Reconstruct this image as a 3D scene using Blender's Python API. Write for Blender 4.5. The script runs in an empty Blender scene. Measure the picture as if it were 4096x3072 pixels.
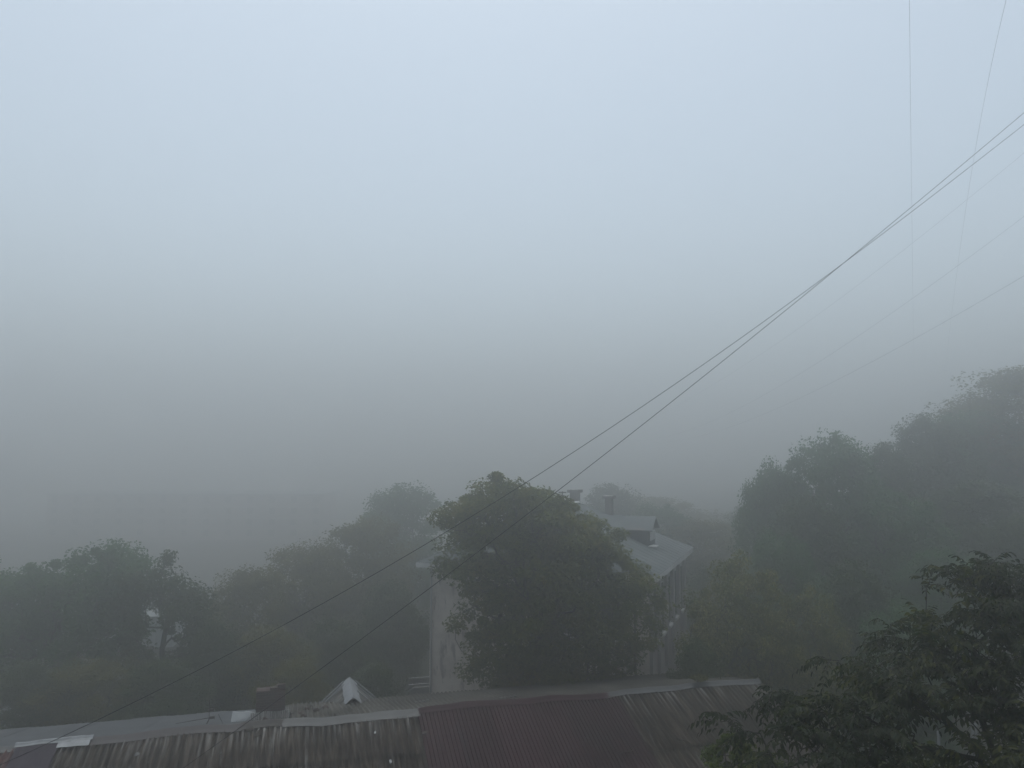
import bpy, math, random
import numpy as np

random.seed(7)
RNG = np.random.default_rng(11)
C = bpy.context.scene.collection
SC = bpy.context.scene
PI = math.pi

# ------------------------------------------------------------------ camera
F = 3094.0
PITCH = math.radians(4.87)
CAM = np.array([0.0, 0.0, 12.5])
cp, sp = math.cos(PITCH), math.sin(PITCH)


def ray(px, py):
    u = (px - 2048) / F
    v = (1536 - py) / F
    return np.array([u, cp - v * sp, sp + v * cp])


def P(px, py, Y):
    d = ray(px, py)
    return CAM + d * (Y / d[1])


def proj(p):
    q = np.asarray(p, float) - CAM
    f = q[1] * cp + q[2] * sp
    up = -q[1] * sp + q[2] * cp
    return 2048 + F * q[0] / f, 1536 - F * up / f


cam = bpy.data.cameras.new("camera")
cam.sensor_width = 36.0
cam.lens = F / 4096 * 36.0
cam.clip_start = 0.1
cam.clip_end = 3000
camo = bpy.data.objects.new("camera", cam)
C.objects.link(camo)
camo.location = CAM
camo.rotation_euler = (PI / 2 + PITCH, 0, 0)
SC.camera = camo


# ------------------------------------------------------------------ materials
def nodes_of(m):
    m.use_nodes = True
    nt = m.node_tree
    nt.nodes.clear()
    return nt, nt.nodes, nt.links


def mat(name, cols, scale=(1, 1, 1), nscale=3.0, detail=6, rough=0.75, spec=0.3, island=0.0,
        lo=0.35, hi=0.65, bump=0.0, bscale=30.0, metallic=0.0, extra=None):
    """colour ramp over a stretched noise; extra = list of (colour, stretch, nscale, lo, hi) stains laid over it"""
    m = bpy.data.materials.new(name)
    nt, N, L = nodes_of(m)
    out = N.new('ShaderNodeOutputMaterial')
    b = N.new('ShaderNodeBsdfPrincipled')
    L.new(b.outputs[0], out.inputs[0])
    b.inputs['Roughness'].default_value = rough
    b.inputs['Specular IOR Level'].default_value = spec
    b.inputs['Metallic'].default_value = metallic
    tc = N.new('ShaderNodeTexCoord')

    def noise(st, ns, det):
        mp = N.new('ShaderNodeMapping')
        mp.inputs['Scale'].default_value = st
        L.new(tc.outputs['Object'], mp.inputs['Vector'])
        n = N.new('ShaderNodeTexNoise')
        n.inputs['Scale'].default_value = ns
        n.inputs['Detail'].default_value = det
        n.inputs['Roughness'].default_value = 0.6
        L.new(mp.outputs[0], n.inputs['Vector'])
        return n
    n = noise(scale, nscale, detail)
    r = N.new('ShaderNodeValToRGB')
    k = len(cols)
    els = r.color_ramp.elements
    while len(els) < k:
        els.new(0.5)
    for i, c in enumerate(cols):
        els[i].position = lo + (hi - lo) * (i / max(1, k - 1))
        els[i].color = (*c, 1)
    L.new(n.outputs['Fac'], r.inputs[0])
    col = r.outputs[0]
    for (c2, st, ns, l2, h2, *ym_) in (extra or []):
        ym = ym_[0] if ym_ else None
        n2 = noise(st, ns, 5)
        mr = N.new('ShaderNodeMapRange')
        mr.inputs['From Min'].default_value = l2
        mr.inputs['From Max'].default_value = h2
        L.new(n2.outputs['Fac'], mr.inputs['Value'])
        fac = mr.outputs[0]
        if ym:
            sx = N.new('ShaderNodeSeparateXYZ')
            L.new(tc.outputs['Object'], sx.inputs[0])
            m2 = N.new('ShaderNodeMapRange')
            m2.inputs['From Min'].default_value = ym[0]
            m2.inputs['From Max'].default_value = ym[1]
            L.new(sx.outputs[1], m2.inputs['Value'])
            mu = N.new('ShaderNodeMath')
            mu.operation = 'MULTIPLY'
            L.new(fac, mu.inputs[0])
            L.new(m2.outputs[0], mu.inputs[1])
            fac = mu.outputs[0]
        mx = N.new('ShaderNodeMix')
        mx.data_type = 'RGBA'
        L.new(fac, mx.inputs[0])
        L.new(col, mx.inputs[6])
        mx.inputs[7].default_value = (*c2, 1)
        col = mx.outputs[2]
    if island > 0:
        g = N.new('ShaderNodeNewGeometry')
        mr = N.new('ShaderNodeMapRange')
        mr.inputs['To Min'].default_value = 1 - island
        mr.inputs['To Max'].default_value = 1 + island
        L.new(g.outputs['Random Per Island'], mr.inputs['Value'])
        h = N.new('ShaderNodeHueSaturation')
        L.new(mr.outputs[0], h.inputs['Value'])
        L.new(col, h.inputs['Color'])
        col = h.outputs[0]
    L.new(col, b.inputs['Base Color'])
    if bump > 0:
        nb = noise((1, 1, 1), bscale, 4)
        bp = N.new('ShaderNodeBump')
        bp.inputs['Strength'].default_value = bump
        bp.inputs['Distance'].default_value = 0.02
        L.new(nb.outputs['Fac'], bp.inputs['Height'])
        L.new(bp.outputs[0], b.inputs['Normal'])
    return m


def leafmat(name, cols, rough=0.55, spec=0.2, trans=0.45):
    m = bpy.data.materials.new(name)
    nt, N, L = nodes_of(m)
    out = N.new('ShaderNodeOutputMaterial')
    b = N.new('ShaderNodeBsdfPrincipled')
    b.inputs['Roughness'].default_value = rough
    b.inputs['Specular IOR Level'].default_value = spec
    t = N.new('ShaderNodeBsdfTranslucent')
    mx = N.new('ShaderNodeMixShader')
    mx.inputs[0].default_value = trans
    g = N.new('ShaderNodeNewGeometry')
    r = N.new('ShaderNodeValToRGB')
    els = r.color_ramp.elements
    while len(els) < len(cols):
        els.new(0.5)
    for i, c in enumerate(cols):
        els[i].position = i / max(1, len(cols) - 1)
        els[i].color = (*c, 1)
    tc = N.new('ShaderNodeTexCoord')
    n = N.new('ShaderNodeTexNoise')
    n.inputs['Scale'].default_value = 0.55
    n.inputs['Detail'].default_value = 3
    L.new(tc.outputs['Object'], n.inputs['Vector'])
    a = N.new('ShaderNodeMath')
    a.operation = 'MULTIPLY_ADD'
    L.new(g.outputs['Random Per Island'], a.inputs[0])
    a.inputs[1].default_value = 0.6
    s = N.new('ShaderNodeMath')
    s.operation = 'MULTIPLY_ADD'
    L.new(n.outputs['Fac'], s.inputs[0])
    s.inputs[1].default_value = 1.4
    s.inputs[2].default_value = -0.5
    L.new(s.outputs[0], a.inputs[2])
    L.new(a.outputs[0], r.inputs[0])
    L.new(r.outputs[0], b.inputs['Base Color'])
    hs_ = N.new('ShaderNodeHueSaturation')
    hs_.inputs['Saturation'].default_value = 1.15
    hs_.inputs['Value'].default_value = 1.5      # light through a leaf is yellower and stronger
    L.new(r.outputs[0], hs_.inputs['Color'])
    L.new(hs_.outputs[0], t.inputs['Color'])
    L.new(b.outputs[0], mx.inputs[1])
    L.new(t.outputs[0], mx.inputs[2])
    L.new(mx.outputs[0], out.inputs[0])
    return m


M = {}
M['ground'] = mat('ground_soil', [(.014, .013, .011), (.026, .026, .018), (.018, .024, .012)], nscale=0.25, rough=0.95, bump=.4, bscale=6)
M['slate'] = mat('old_slate', [(.014, .011, .008), (.036, .029, .023), (.08, .066, .054)], scale=(6.5, .75, .35), nscale=1.2, lo=.36, hi=.66, rough=.9,
                 spec=.08, island=.22, bump=.35, bscale=40,
                 extra=[((.25, .24, .23), (9, .25, .5), 1.0, .49, .66, (-1.1, -.15)), ((.2, .195, .185), (9, .5, .7), .9, .62, .72), ((.02, .018, .017), (1, 1, 1), 1.1, .58, .75)])
M['slate_far'] = mat('far_slate', [(.045, .042, .037), (.07, .066, .058), (.10, .094, .085)], scale=(1, .6, .6), nscale=1.1, rough=.9,
                     spec=.1, island=.18, bump=.3, bscale=30, extra=[((.17, .17, .155), (.35, 1.4, 1), 1.3, .62, .74)])
M['felt'] = mat('roof_felt', [(.05, .053, .058), (.075, .08, .086)], nscale=1.2, rough=.75, spec=.2, island=.08, bump=.15,
                extra=[((.3, .3, .31), (1, 1, 1), 9, .7, .76)])
M['maroon'] = mat('maroon_metal', [(.016, .0065, .0085), (.025, .009, .012), (.036, .017, .02)], scale=(.8, .25, .25), nscale=1.3, rough=.75, spec=.15, island=.2, bump=.25, bscale=3,
                  extra=[((.03, .024, .027), (5, .4, .4), 1.0, .6, .8)])
M['purple'] = mat('purple_sheet', [(.032, .025, .034), (.042, .034, .043)], nscale=1.5, rough=.8, spec=.12, bump=.1, bscale=5)
M['rustred'] = mat('rust_red_sheet', [(.05, .02, .02), (.075, .034, .032), (.06, .055, .052)], nscale=2.0, rough=.8)
M['capdark'] = mat('dark_ridge_metal', [(.036, .03, .032), (.05, .043, .045)], nscale=2.0, rough=.55, spec=.4, island=.1)
M['capgrey'] = mat('grey_ridge_metal', [(.038, .039, .04), (.066, .067, .069)], scale=(1, 2, 2), nscale=2.5, rough=.5, spec=.5, island=.1,
                   extra=[((.07, .066, .062), (3, 2, 2), 1.6, .58, .72)])
M['capwhite'] = mat('white_ridge_metal', [(.2, .207, .215), (.3, .308, .315)], nscale=4, rough=.5, spec=.4)
M['white'] = mat('white_board', [(.36, .375, .38), (.46, .475, .48)], nscale=3, rough=.6)
M['brick'] = None
M['mortar'] = mat('mortar', [(.045, .04, .038), (.085, .078, .072)], nscale=9, rough=.9, bump=.5)
M['brickbit'] = mat('brick_rubble', [(.035, .02, .019), (.065, .04, .036), (.085, .078, .073)], nscale=5, rough=.9)
M['wood'] = mat('weathered_wood', [(.055, .05, .045), (.10, .092, .085)], scale=(1, 1, 8), nscale=5, rough=.85)
M['shedwall'] = mat('shed_plank_wall', [(.06, .055, .05), (.11, .10, .09)], scale=(6, 6, .5), nscale=2, rough=.9)
M['plaster'] = mat('house_plaster', [(.40, .355, .32), (.52, .465, .42), (.58, .53, .48)], nscale=1.1, rough=.9, bump=.25, bscale=8,
                   extra=[((.13, .11, .105), (1.6, 1.6, .6), .8, .57, .64), ((.2, .17, .16), (3, 3, .7), 1.3, .58, .68)])
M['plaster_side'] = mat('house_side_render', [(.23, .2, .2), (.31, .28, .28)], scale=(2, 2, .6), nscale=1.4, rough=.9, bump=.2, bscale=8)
M['cornice'] = mat('pale_cornice', [(.48, .48, .47), (.6, .6, .58)], nscale=2, rough=.8)
M['pilaster'] = mat('pale_pilaster', [(.26, .24, .24), (.34, .32, .31)], scale=(2, 2, .5), nscale=2, rough=.85)
M['tinroof'] = mat('blue_grey_tin', [(.07, .084, .087), (.094, .108, .111), (.115, .128, .13)], scale=(1, 1, 1), nscale=.8, rough=.7, spec=.2, island=.06,
                   extra=[((.16, .14, .13), (.5, 2, 2), 1.1, .62, .75)])
M['dormerdark'] = mat('dark_dormer_board', [(.05, .055, .06), (.08, .085, .09)], scale=(4, 4, .5), nscale=2, rough=.8)
M['glass'] = mat('dark_glass', [(.02, .022, .025), (.035, .038, .042)], nscale=1, rough=.15, spec=.5)
M['frame'] = mat('window_frame', [(.4, .4, .39), (.5, .5, .49)], nscale=3, rough=.6)
M['block'] = mat('apartment_render', [(.36, .29, .275), (.44, .36, .34)], nscale=.3, rough=.9)
M['blockband'] = mat('apartment_band', [(.5, .47, .45), (.58, .55, .53)], nscale=.6, rough=.9)
M['siding'] = mat('pale_siding', [(.36, .39, .4), (.46, .49, .49)], scale=(5, 5, .3), nscale=1.5, rough=.6)
M['paleroof'] = mat('pale_tin_roof', [(.2, .22, .225), (.26, .28, .285)], nscale=.9, rough=.5, spec=.4)
M['bark'] = mat('bark', [(.025, .021, .018), (.05, .043, .037)], scale=(3, 3, .8), nscale=5, rough=.9)
M['barkdark'] = mat('wet_dark_bark', [(.012, .010, .009), (.024, .02, .018)], scale=(3, 3, .8), nscale=8, rough=.8)
M['cable'] = mat('cable_sheath', [(.02, .021, .022), (.03, .03, .032)], nscale=3, rough=.6)
M['post'] = mat('grey_post_paint', [(.22, .225, .23), (.3, .305, .31)], scale=(1, 1, .3), nscale=3, rough=.7)
M['rustmetal'] = mat('rusty_antenna', [(.035, .03, .028), (.07, .055, .05)], nscale=6, rough=.7, metallic=.3)
M['carpaint'] = mat('dark_car_paint', [(.02, .018, .022), (.035, .03, .036)], nscale=1, rough=.25, spec=.6)
M['chrome'] = mat('bright_trim', [(.6, .6, .6), (.72, .72, .72)], nscale=4, rough=.2, metallic=.6)
M['rubber'] = mat('tyre_rubber', [(.012, .012, .012), (.02, .02, .02)], nscale=8, rough=.9)
M['plate'] = mat('pale_plate', [(.45, .45, .45), (.55, .55, .55)], nscale=4, rough=.5)


def brickmat():
    m = bpy.data.materials.new('chimney_brick')
    nt, N, L = nodes_of(m)
    out = N.new('ShaderNodeOutputMaterial')
    b = N.new('ShaderNodeBsdfPrincipled')
    b.inputs['Roughness'].default_value = .9
    tc = N.new('ShaderNodeTexCoord')
    # bricks run on x+y horizontally and z vertically
    sx = N.new('ShaderNodeSeparateXYZ')
    L.new(tc.outputs['Object'], sx.inputs[0])
    ad = N.new('ShaderNodeMath')
    L.new(sx.outputs[0], ad.inputs[0])
    L.new(sx.outputs[1], ad.inputs[1])
    cb = N.new('ShaderNodeCombineXYZ')
    L.new(ad.outputs[0], cb.inputs[0])
    L.new(sx.outputs[2], cb.inputs[1])
    br = N.new('ShaderNodeTexBrick')
    br.inputs['Scale'].default_value = 1.0
    br.inputs['Brick Width'].default_value = .25
    br.inputs['Row Height'].default_value = .075
    br.inputs['Mortar Size'].default_value = .009
    br.inputs['Color1'].default_value = (.062, .026, .025, 1)
    br.inputs['Color2'].default_value = (.034, .017, .017, 1)
    br.inputs['Mortar'].default_value = (.075, .068, .065, 1)
    L.new(cb.outputs[0], br.inputs['Vector'])
    n = N.new('ShaderNodeTexNoise')
    n.inputs['Scale'].default_value = 4
    n.inputs['Detail'].default_value = 5
    L.new(tc.outputs['Object'], n.inputs['Vector'])
    mr = N.new('ShaderNodeMapRange')
    mr.inputs['From Min'].default_value = .58
    mr.inputs['From Max'].default_value = .7
    L.new(n.outputs['Fac'], mr.inputs['Value'])
    mx = N.new('ShaderNodeMix')
    mx.data_type = 'RGBA'
    L.new(mr.outputs[0], mx.inputs[0])
    L.new(br.outputs[0], mx.inputs[6])
    mx.inputs[7].default_value = (.085, .075, .07, 1)
    L.new(mx.outputs[2], b.inputs['Base Color'])
    bp = N.new('ShaderNodeBump')
    bp.inputs['Strength'].default_value = .6
    bp.inputs['Distance'].default_value = .02
    L.new(br.outputs['Fac'], bp.inputs['Height'])
    bp.invert = True
    L.new(bp.outputs[0], b.inputs['Normal'])
    L.new(b.outputs[0], out.inputs[0])
    return m


M['brick'] = brickmat()
M['capdull'] = mat('dull_ridge_metal', [(.04, .041, .043), (.07, .072, .074)], nscale=2.5, rough=.6, extra=[((.04, .038, .035), (3, 2, 2), 1.6, .55, .7)])
M['stackfogged'] = mat('fog_faded_stack', [(.16, .145, .135), (.22, .2, .19)], nscale=3, rough=.9)  # brick stacks coloured paler: extra fading by fog is put into this colour
M['skirt2'] = mat('hatch_slate', [(.05, .045, .042), (.085, .08, .075), (.17, .165, .16)], scale=(.6, 5, .6), nscale=1.6, rough=.85)
M['hatchpale'] = mat('pale_hatch_metal', [(.17, .178, .19), (.24, .247, .26)], nscale=2.5, rough=.5)
M['skirt'] = mat('pale_slate_skirt', [(.12, .115, .11), (.26, .25, .24), (.38, .37, .36)], scale=(6, 6, .5), nscale=2.2, rough=.85)
L_CHEST = leafmat('chestnut_leaf', [(.018, .030, .006), (.05, .066, .012), (.095, .106, .016), (.14, .122, .02)])
L_COOL = leafmat('cool_green_leaf', [(.022, .056, .02), (.044, .098, .034), (.07, .13, .044)])
L_WARM = leafmat('olive_leaf', [(.04, .046, .01), (.08, .08, .015), (.12, .108, .02)])
L_YEL = leafmat('yellow_green_leaf', [(.03, .044, .01), (.07, .082, .016), (.115, .115, .026), (.30, .28, .13)])
L_DARK = leafmat('dark_leaf', [(.016, .032, .010), (.034, .056, .015), (.056, .074, .02)])
L_NEAR = leafmat('compound_leaf', [(.003, .008, .002), (.009, .019, .004), (.022, .03, .006), (.075, .08, .014)], rough=.5, spec=.25)
L_SHRUB = leafmat('bright_shrub_leaf', [(.03, .055, .012), (.06, .085, .018), (.10, .12, .03)])


# ------------------------------------------------------------------ mesh helpers
def mesh_np(name, verts, faces, material, smooth=False):
    """verts (n,3); faces list of (k,m) int arrays with m corners"""
    me = bpy.data.meshes.new(name)
    v = np.ascontiguousarray(verts, dtype=np.float32)
    me.vertices.add(len(v))
    me.vertices.foreach_set('co', v.ravel())
    loops, starts, pos = [], [], 0
    for f in faces:
        f = np.asarray(f, dtype=np.int32)
        if f.size == 0:
            continue
        loops.append(f.ravel())
        starts.append(pos + np.arange(len(f), dtype=np.int32) * f.shape[1])
        pos += f.size
    loops = np.concatenate(loops)
    starts = np.concatenate(starts)
    me.loops.add(len(loops))
    me.loops.foreach_set('vertex_index', loops.astype(np.int32))
    me.polygons.add(len(starts))
    me.polygons.foreach_set('loop_start', starts.astype(np.int32))
    me.materials.append(material)
    me.update(calc_edges=True)
    me.validate()
    me.polygons.foreach_set('use_smooth', np.full(len(me.polygons), smooth))
    return me


class MB:
    def __init__(self):
        self.v = []
        self.f = []

    def add(self, verts, faces):
        o = len(self.v)
        self.v += [tuple(map(float, p)) for p in verts]
        self.f += [tuple(i + o for i in f) for f in faces]
        return self

    def box(self, x0, x1, y0, y1, z0, z1, ch=0.0):
        vs = [(x, y, z) for z in (z0, z1) for y in (y0, y1) for x in (x0, x1)]
        fs = [(0, 2, 3, 1), (4, 5, 7, 6), (0, 1, 5, 4), (2, 6, 7, 3), (0, 4, 6, 2), (1, 3, 7, 5)]
        return self.add(vs, fs)

    def prism(self, poly, ext):
        """poly: list of 3-D points, extruded by vector ext"""
        n = len(poly)
        p = [np.array(q, float) for q in poly]
        e = np.array(ext, float)
        vs = p + [q + e for q in p]
        fs = [tuple(range(n))[::-1], tuple(range(n, 2 * n))]
        fs += [(i, (i + 1) % n, n + (i + 1) % n, n + i) for i in range(n)]
        return self.add(vs, fs)

    def tube(self, pts, rad, k=8):
        pts = [np.array(p, float) for p in pts]
        rs = rad if hasattr(rad, '__len__') else [rad] * len(pts)
        vs, fs = [], []
        for i, p in enumerate(pts):
            t = pts[min(i + 1, len(pts) - 1)] - pts[max(i - 1, 0)]
            t = t / (np.linalg.norm(t) + 1e-9)
            a = np.cross(t, (0, 0, 1.0))
            if np.linalg.norm(a) < 1e-3:
                a = np.cross(t, (1.0, 0, 0))
            a /= np.linalg.norm(a)
            b = np.cross(t, a)
            for j in range(k):
                w = 2 * PI * j / k
                vs.append(p + rs[i] * (math.cos(w) * a + math.sin(w) * b))
        for i in range(len(pts) - 1):
            for j in range(k):
                j2 = (j + 1) % k
                fs.append((i * k + j, i * k + j2, (i + 1) * k + j2, (i + 1) * k + j))
        fs.append(tuple(range(k))[::-1])
        fs.append(tuple(range((len(pts) - 1) * k, len(pts) * k)))
        return self.add(vs, fs)

    def sheet(self, grid, th=0.0):
        """grid[i][j] of points -> surface (thickened along -z when th)"""
        r, c = len(grid), len(grid[0])
        vs = [p for row in grid for p in row]
        fs = [(i * c + j, i * c + j + 1, (i + 1) * c + j + 1, (i + 1) * c + j) for i in range(r - 1) for j in range(c - 1)]
        if th:
            n = len(vs)
            vs = vs + [(p[0], p[1], p[2] - th) for p in vs]
            fs += [tuple(i + n for i in f)[::-1] for f in list(fs)]
            b = [j for j in range(c)] + [i * c + c - 1 for i in range(1, r)] + [(r - 1) * c + j for j in range(c - 2, -1, -1)] + [i * c for i in range(r - 2, 0, -1)]
            m = len(b)
            fs += [(b[(q + 1) % m], b[q], b[q] + n, b[(q + 1) % m] + n) for q in range(m)]
        return self.add(vs, fs)

    def build(self, name, material, parent=None, smooth=False, bevel=0.0):
        me = bpy.data.meshes.new(name)
        me.from_pydata(self.v, [], self.f)
        me.materials.append(material)
        me.update()
        if smooth:
            me.polygons.foreach_set('use_smooth', [True] * len(me.polygons))
        o = bpy.data.objects.new(name, me)
        C.objects.link(o)
        if parent is not None:
            o.parent = parent
        if bevel:
            b = o.modifiers.new('bevel', 'BEVEL')
            b.width = bevel
            b.segments = 2
            b.limit_method = 'ANGLE'
        return o


def link(name, me, parent=None):
    o = bpy.data.objects.new(name, me)
    C.objects.link(o)
    if parent is not None:
        o.parent = parent
    return o


def tag(o, label=None, cat=None, group=None, kind=None):
    if label:
        o['label'] = label
    if cat:
        o['category'] = cat
    if group:
        o['group'] = group
    if kind:
        o['kind'] = kind
    return o


def empty(name, loc, rz=0.0):
    o = bpy.data.objects.new(name, None)
    C.objects.link(o)
    o.location = loc
    o.rotation_euler = (0, 0, rz)
    o.empty_display_size = .3
    return o


def copy_thing(src, loc, rz, scale, label, group=None):
    r = src.copy()
    C.objects.link(r)
    r.location = loc
    r.rotation_euler = (0, 0, rz)
    r.scale = scale
    r['label'] = label
    if group:
        r['group'] = group
    for ch in list(src.children):
        c = ch.copy()
        C.objects.link(c)
        c.parent = r
    return r


# ------------------------------------------------------------------ ground
def sm(t):
    t = np.clip(t, 0, 1)
    return t * t * (3 - 2 * t)


def gz(x, y):
    h = 9.0 * sm((x - 6) / 36) * sm((y - 14) / 22) * (1 - .95 * sm((y - 72) / 50))
    h = h - 1.05 * sm((y - 32) / 7) * (1 - sm((x + 1) / 7))
    h = h - 6.0 * sm((y - 58) / 60) * (1 - sm((x - 5) / 30))
    return h


def gh(x, y):
    return float(gz(np.float64(x), np.float64(y)))


gx = np.concatenate([np.linspace(-440, -70, 24), np.linspace(-64, 64, 65), np.linspace(70, 440, 24)])
gy = np.concatenate([np.linspace(-440, -20, 20), np.linspace(-16, 130, 74), np.linspace(140, 440, 20)])
GX, GY = np.meshgrid(gx, gy)
GZ = gz(GX, GY) + .06 * np.sin(GX * .9 + 1.3 * np.sin(GY * .4)) * np.cos(GY * .7)
gv = np.stack([GX.ravel(), GY.ravel(), GZ.ravel() - .05], 1)
nx, ny = len(gx), len(gy)
ii = np.arange(ny - 1)[:, None] * nx + np.arange(nx - 1)[None]
gf = np.stack([ii, ii + 1, ii + nx + 1, ii + nx], -1).reshape(-1, 4)
tag(link('ground', mesh_np('ground', gv, [gf], M['ground'], True)), kind='structure')


# ------------------------------------------------------------------ trees
def kite_leaves(cent, L, up=0.5, wid=.55, droop=.35, outw=None):
    n = len(cent)
    nor = RNG.normal(size=(n, 3))
    nor[:, 2] = np.abs(nor[:, 2]) + up
    if outw is not None:
        nor += outw * .9
    nor /= np.linalg.norm(nor, axis=1, keepdims=True)
    t = RNG.normal(size=(n, 3))
    t[:, 2] -= droop
    t -= nor * np.sum(t * nor, 1, keepdims=True)
    t /= np.linalg.norm(t, axis=1, keepdims=True)
    b = np.cross(nor, t)
    s = (L * RNG.uniform(.65, 1.3, size=(n, 1)))
    w = s * wid * .5
    sag = nor * s * .12
    v = np.stack([cent - t * s * .5, cent + b * w - sag * .2, cent + t * s * .5 - sag * 1.5, cent - b * w - sag * .2], 1)
    f = np.arange(n * 4).reshape(n, 4)
    return v.reshape(-1, 3), f


def skeleton(base, top, pts):
    """trunk base->top, then every attraction point hooks onto the cheapest node; returns nodes, parents"""
    nodes = [np.array(base, float)]
    par = [-1]
    plen = [0.0]
    k = 5
    for i in range(1, k + 1):
        q = np.array(base) + (np.array(top) - np.array(base)) * i / k + (RNG.normal(size=3) * .06 * (i < k) * np.linalg.norm(np.array(top) - base) * .3) * np.array([1, 1, 0.2])
        nodes.append(q)
        par.append(len(nodes) - 2)
        plen.append(plen[-1] + np.linalg.norm(nodes[-1] - nodes[-2]))
    order = np.argsort(np.linalg.norm(pts - np.array(top), axis=1))
    cap = len(nodes) + 2 * len(pts)
    A = np.zeros((cap, 3))
    PL = np.zeros(cap)
    A[:len(nodes)] = nodes
    PL[:len(nodes)] = plen
    n = len(nodes)
    for i in order:
        p = pts[i]
        d = np.linalg.norm(A[2:n] - p, axis=1)
        c = d * 1.0 + .22 * PL[2:n] + .5 * np.maximum(0, A[2:n, 2] - p[2] - .3)
        j = int(np.argmin(c)) + 2
        dj = d[j - 2]
        if dj > .5:
            mid = (A[j] * .5 + p * .5) + RNG.normal(size=3) * dj * .09
            mid[2] -= dj * .04
            A[n] = mid
            PL[n] = PL[j] + dj * .5
            par.append(j)
            n += 1
            A[n] = p
            PL[n] = PL[n - 1] + dj * .5
            par.append(n - 1)
            n += 1
        else:
            A[n] = p
            PL[n] = PL[j] + dj
            par.append(j)
            n += 1
    return A[:n], np.array(par)


def limb_mesh(name, A, par, r_tip, expo, rmax, material, k=5, rmin_draw=0.0):
    n = len(A)
    cnt = np.zeros(n)
    kids = np.zeros(n, int)
    for i in range(n - 1, 0, -1):
        if kids[i] == 0:
            cnt[i] = 1
        cnt[par[i]] += cnt[i]
        kids[par[i]] += 1
    r = np.minimum(r_tip * np.maximum(cnt, 1) ** expo, rmax)
    vs, fs = [], []
    o = 0
    for i in range(1, n):
        p, q = A[par[i]], A[i]
        rp = min(r[par[i]], r[i] * 1.5)
        if i <= 5:
            rp = r[par[i]] * (1.35 if i == 1 else 1)
        if r[i] < rmin_draw:
            continue
        t = q - p
        l = np.linalg.norm(t)
        if l < 1e-4:
            continue
        t = t / l
        a = np.cross(t, (.3, .2, .93))
        a /= np.linalg.norm(a) + 1e-9
        b = np.cross(t, a)
        w = 2 * PI * np.arange(k) / k
        ring = np.cos(w)[:, None] * a + np.sin(w)[:, None] * b
        vs.append(p + ring * rp)
        vs.append(q + ring * r[i])
        j = np.arange(k)
        j2 = (j + 1) % k
        fs.append(np.stack([o + j, o + j2, o + k + j2, o + k + j], 1))
        o += 2 * k
    return mesh_np(name, np.concatenate(vs), [np.concatenate(fs)], material, True), kids


def sample_lumps(lumps, n, inner=.35):
    lumps = np.array(lumps, float)
    w = np.prod(lumps[:, 3:6], axis=1) ** .8
    idx = RNG.choice(len(lumps), size=n, p=w / w.sum())
    d = RNG.normal(size=(n, 3))
    d /= np.linalg.norm(d, axis=1, keepdims=True)
    r = inner + (1 - inner) * RNG.uniform(size=(n, 1)) ** .6
    return lumps[idx, :3] + d * r * lumps[idx, 3:6], d


def make_tree(name, label, base, lumps, npts, nleaf, leaf, lmat, cat='tree', group=None, bark='bark', top=None,
              clump=.38, r_tip=.012, rmax=.3, flat=.6, up=.5, wid=.55, inner=.35):
    """lumps in world coordinates; stored relative to the base"""
    base = np.array(base, float)
    lum = np.array(lumps, float).copy()
    lum[:, :3] -= base
    if top is None:
        zc = lum[:, 2] - lum[:, 5]
        c = np.average(lum[:, :3], axis=0, weights=np.prod(lum[:, 3:6], axis=1))
        top = np.array([c[0] * .6, c[1] * .6, max(1.0, zc.min() + .25 * (lum[:, 2].max() - zc.min()))])
    else:
        top = np.array(top) - base
    pts, _ = sample_lumps(lum, npts, inner)
    pts[:, 2] = np.maximum(pts[:, 2], .25)
    A, par = skeleton((0, 0, -.15), top, pts)
    root = empty(name, base)
    me, kids = limb_mesh('trunk', A, par, r_tip, .5, rmax, M[bark])
    link('trunk', me, root)
    tips = A[(kids == 0)]
    cc = np.average(lum[:, :3], axis=0, weights=np.prod(lum[:, 3:6], axis=1))
    idx = RNG.integers(0, len(tips), nleaf)
    d = RNG.normal(size=(nleaf, 3))
    d /= np.linalg.norm(d, axis=1, keepdims=True)
    rr = clump * RNG.uniform(size=(nleaf, 1)) ** .45
    sc = RNG.uniform(.4, 1.5, size=len(tips))[idx][:, None]
    off = d * rr * sc
    off[:, 2] *= flat
    cen = tips[idx] + off
    out = off / (np.linalg.norm(off, axis=1, keepdims=True) + 1e-6)
    v, f = kite_leaves(cen, leaf, up=up, wid=wid, outw=out)
    v[:, 2] = np.maximum(v[:, 2], .03)
    link('crown', mesh_np('crown', v, [f], lmat), root)
    tag(root, label, cat, group)
    return root


def px_lumps(rows, Y, dep=1.0, jit=.8):
    """rows of (px, py, r_px[, dY]) at distance Y -> world ellipsoids, set at different depths"""
    out = []
    for r in rows:
        y = Y + (r[3] if len(r) > 3 else RNG.uniform(-jit, jit))
        p = P(r[0], r[1], y)
        R = r[2] * y / F
        out.append((*p, R, R * dep, R * .92))
    return out


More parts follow.
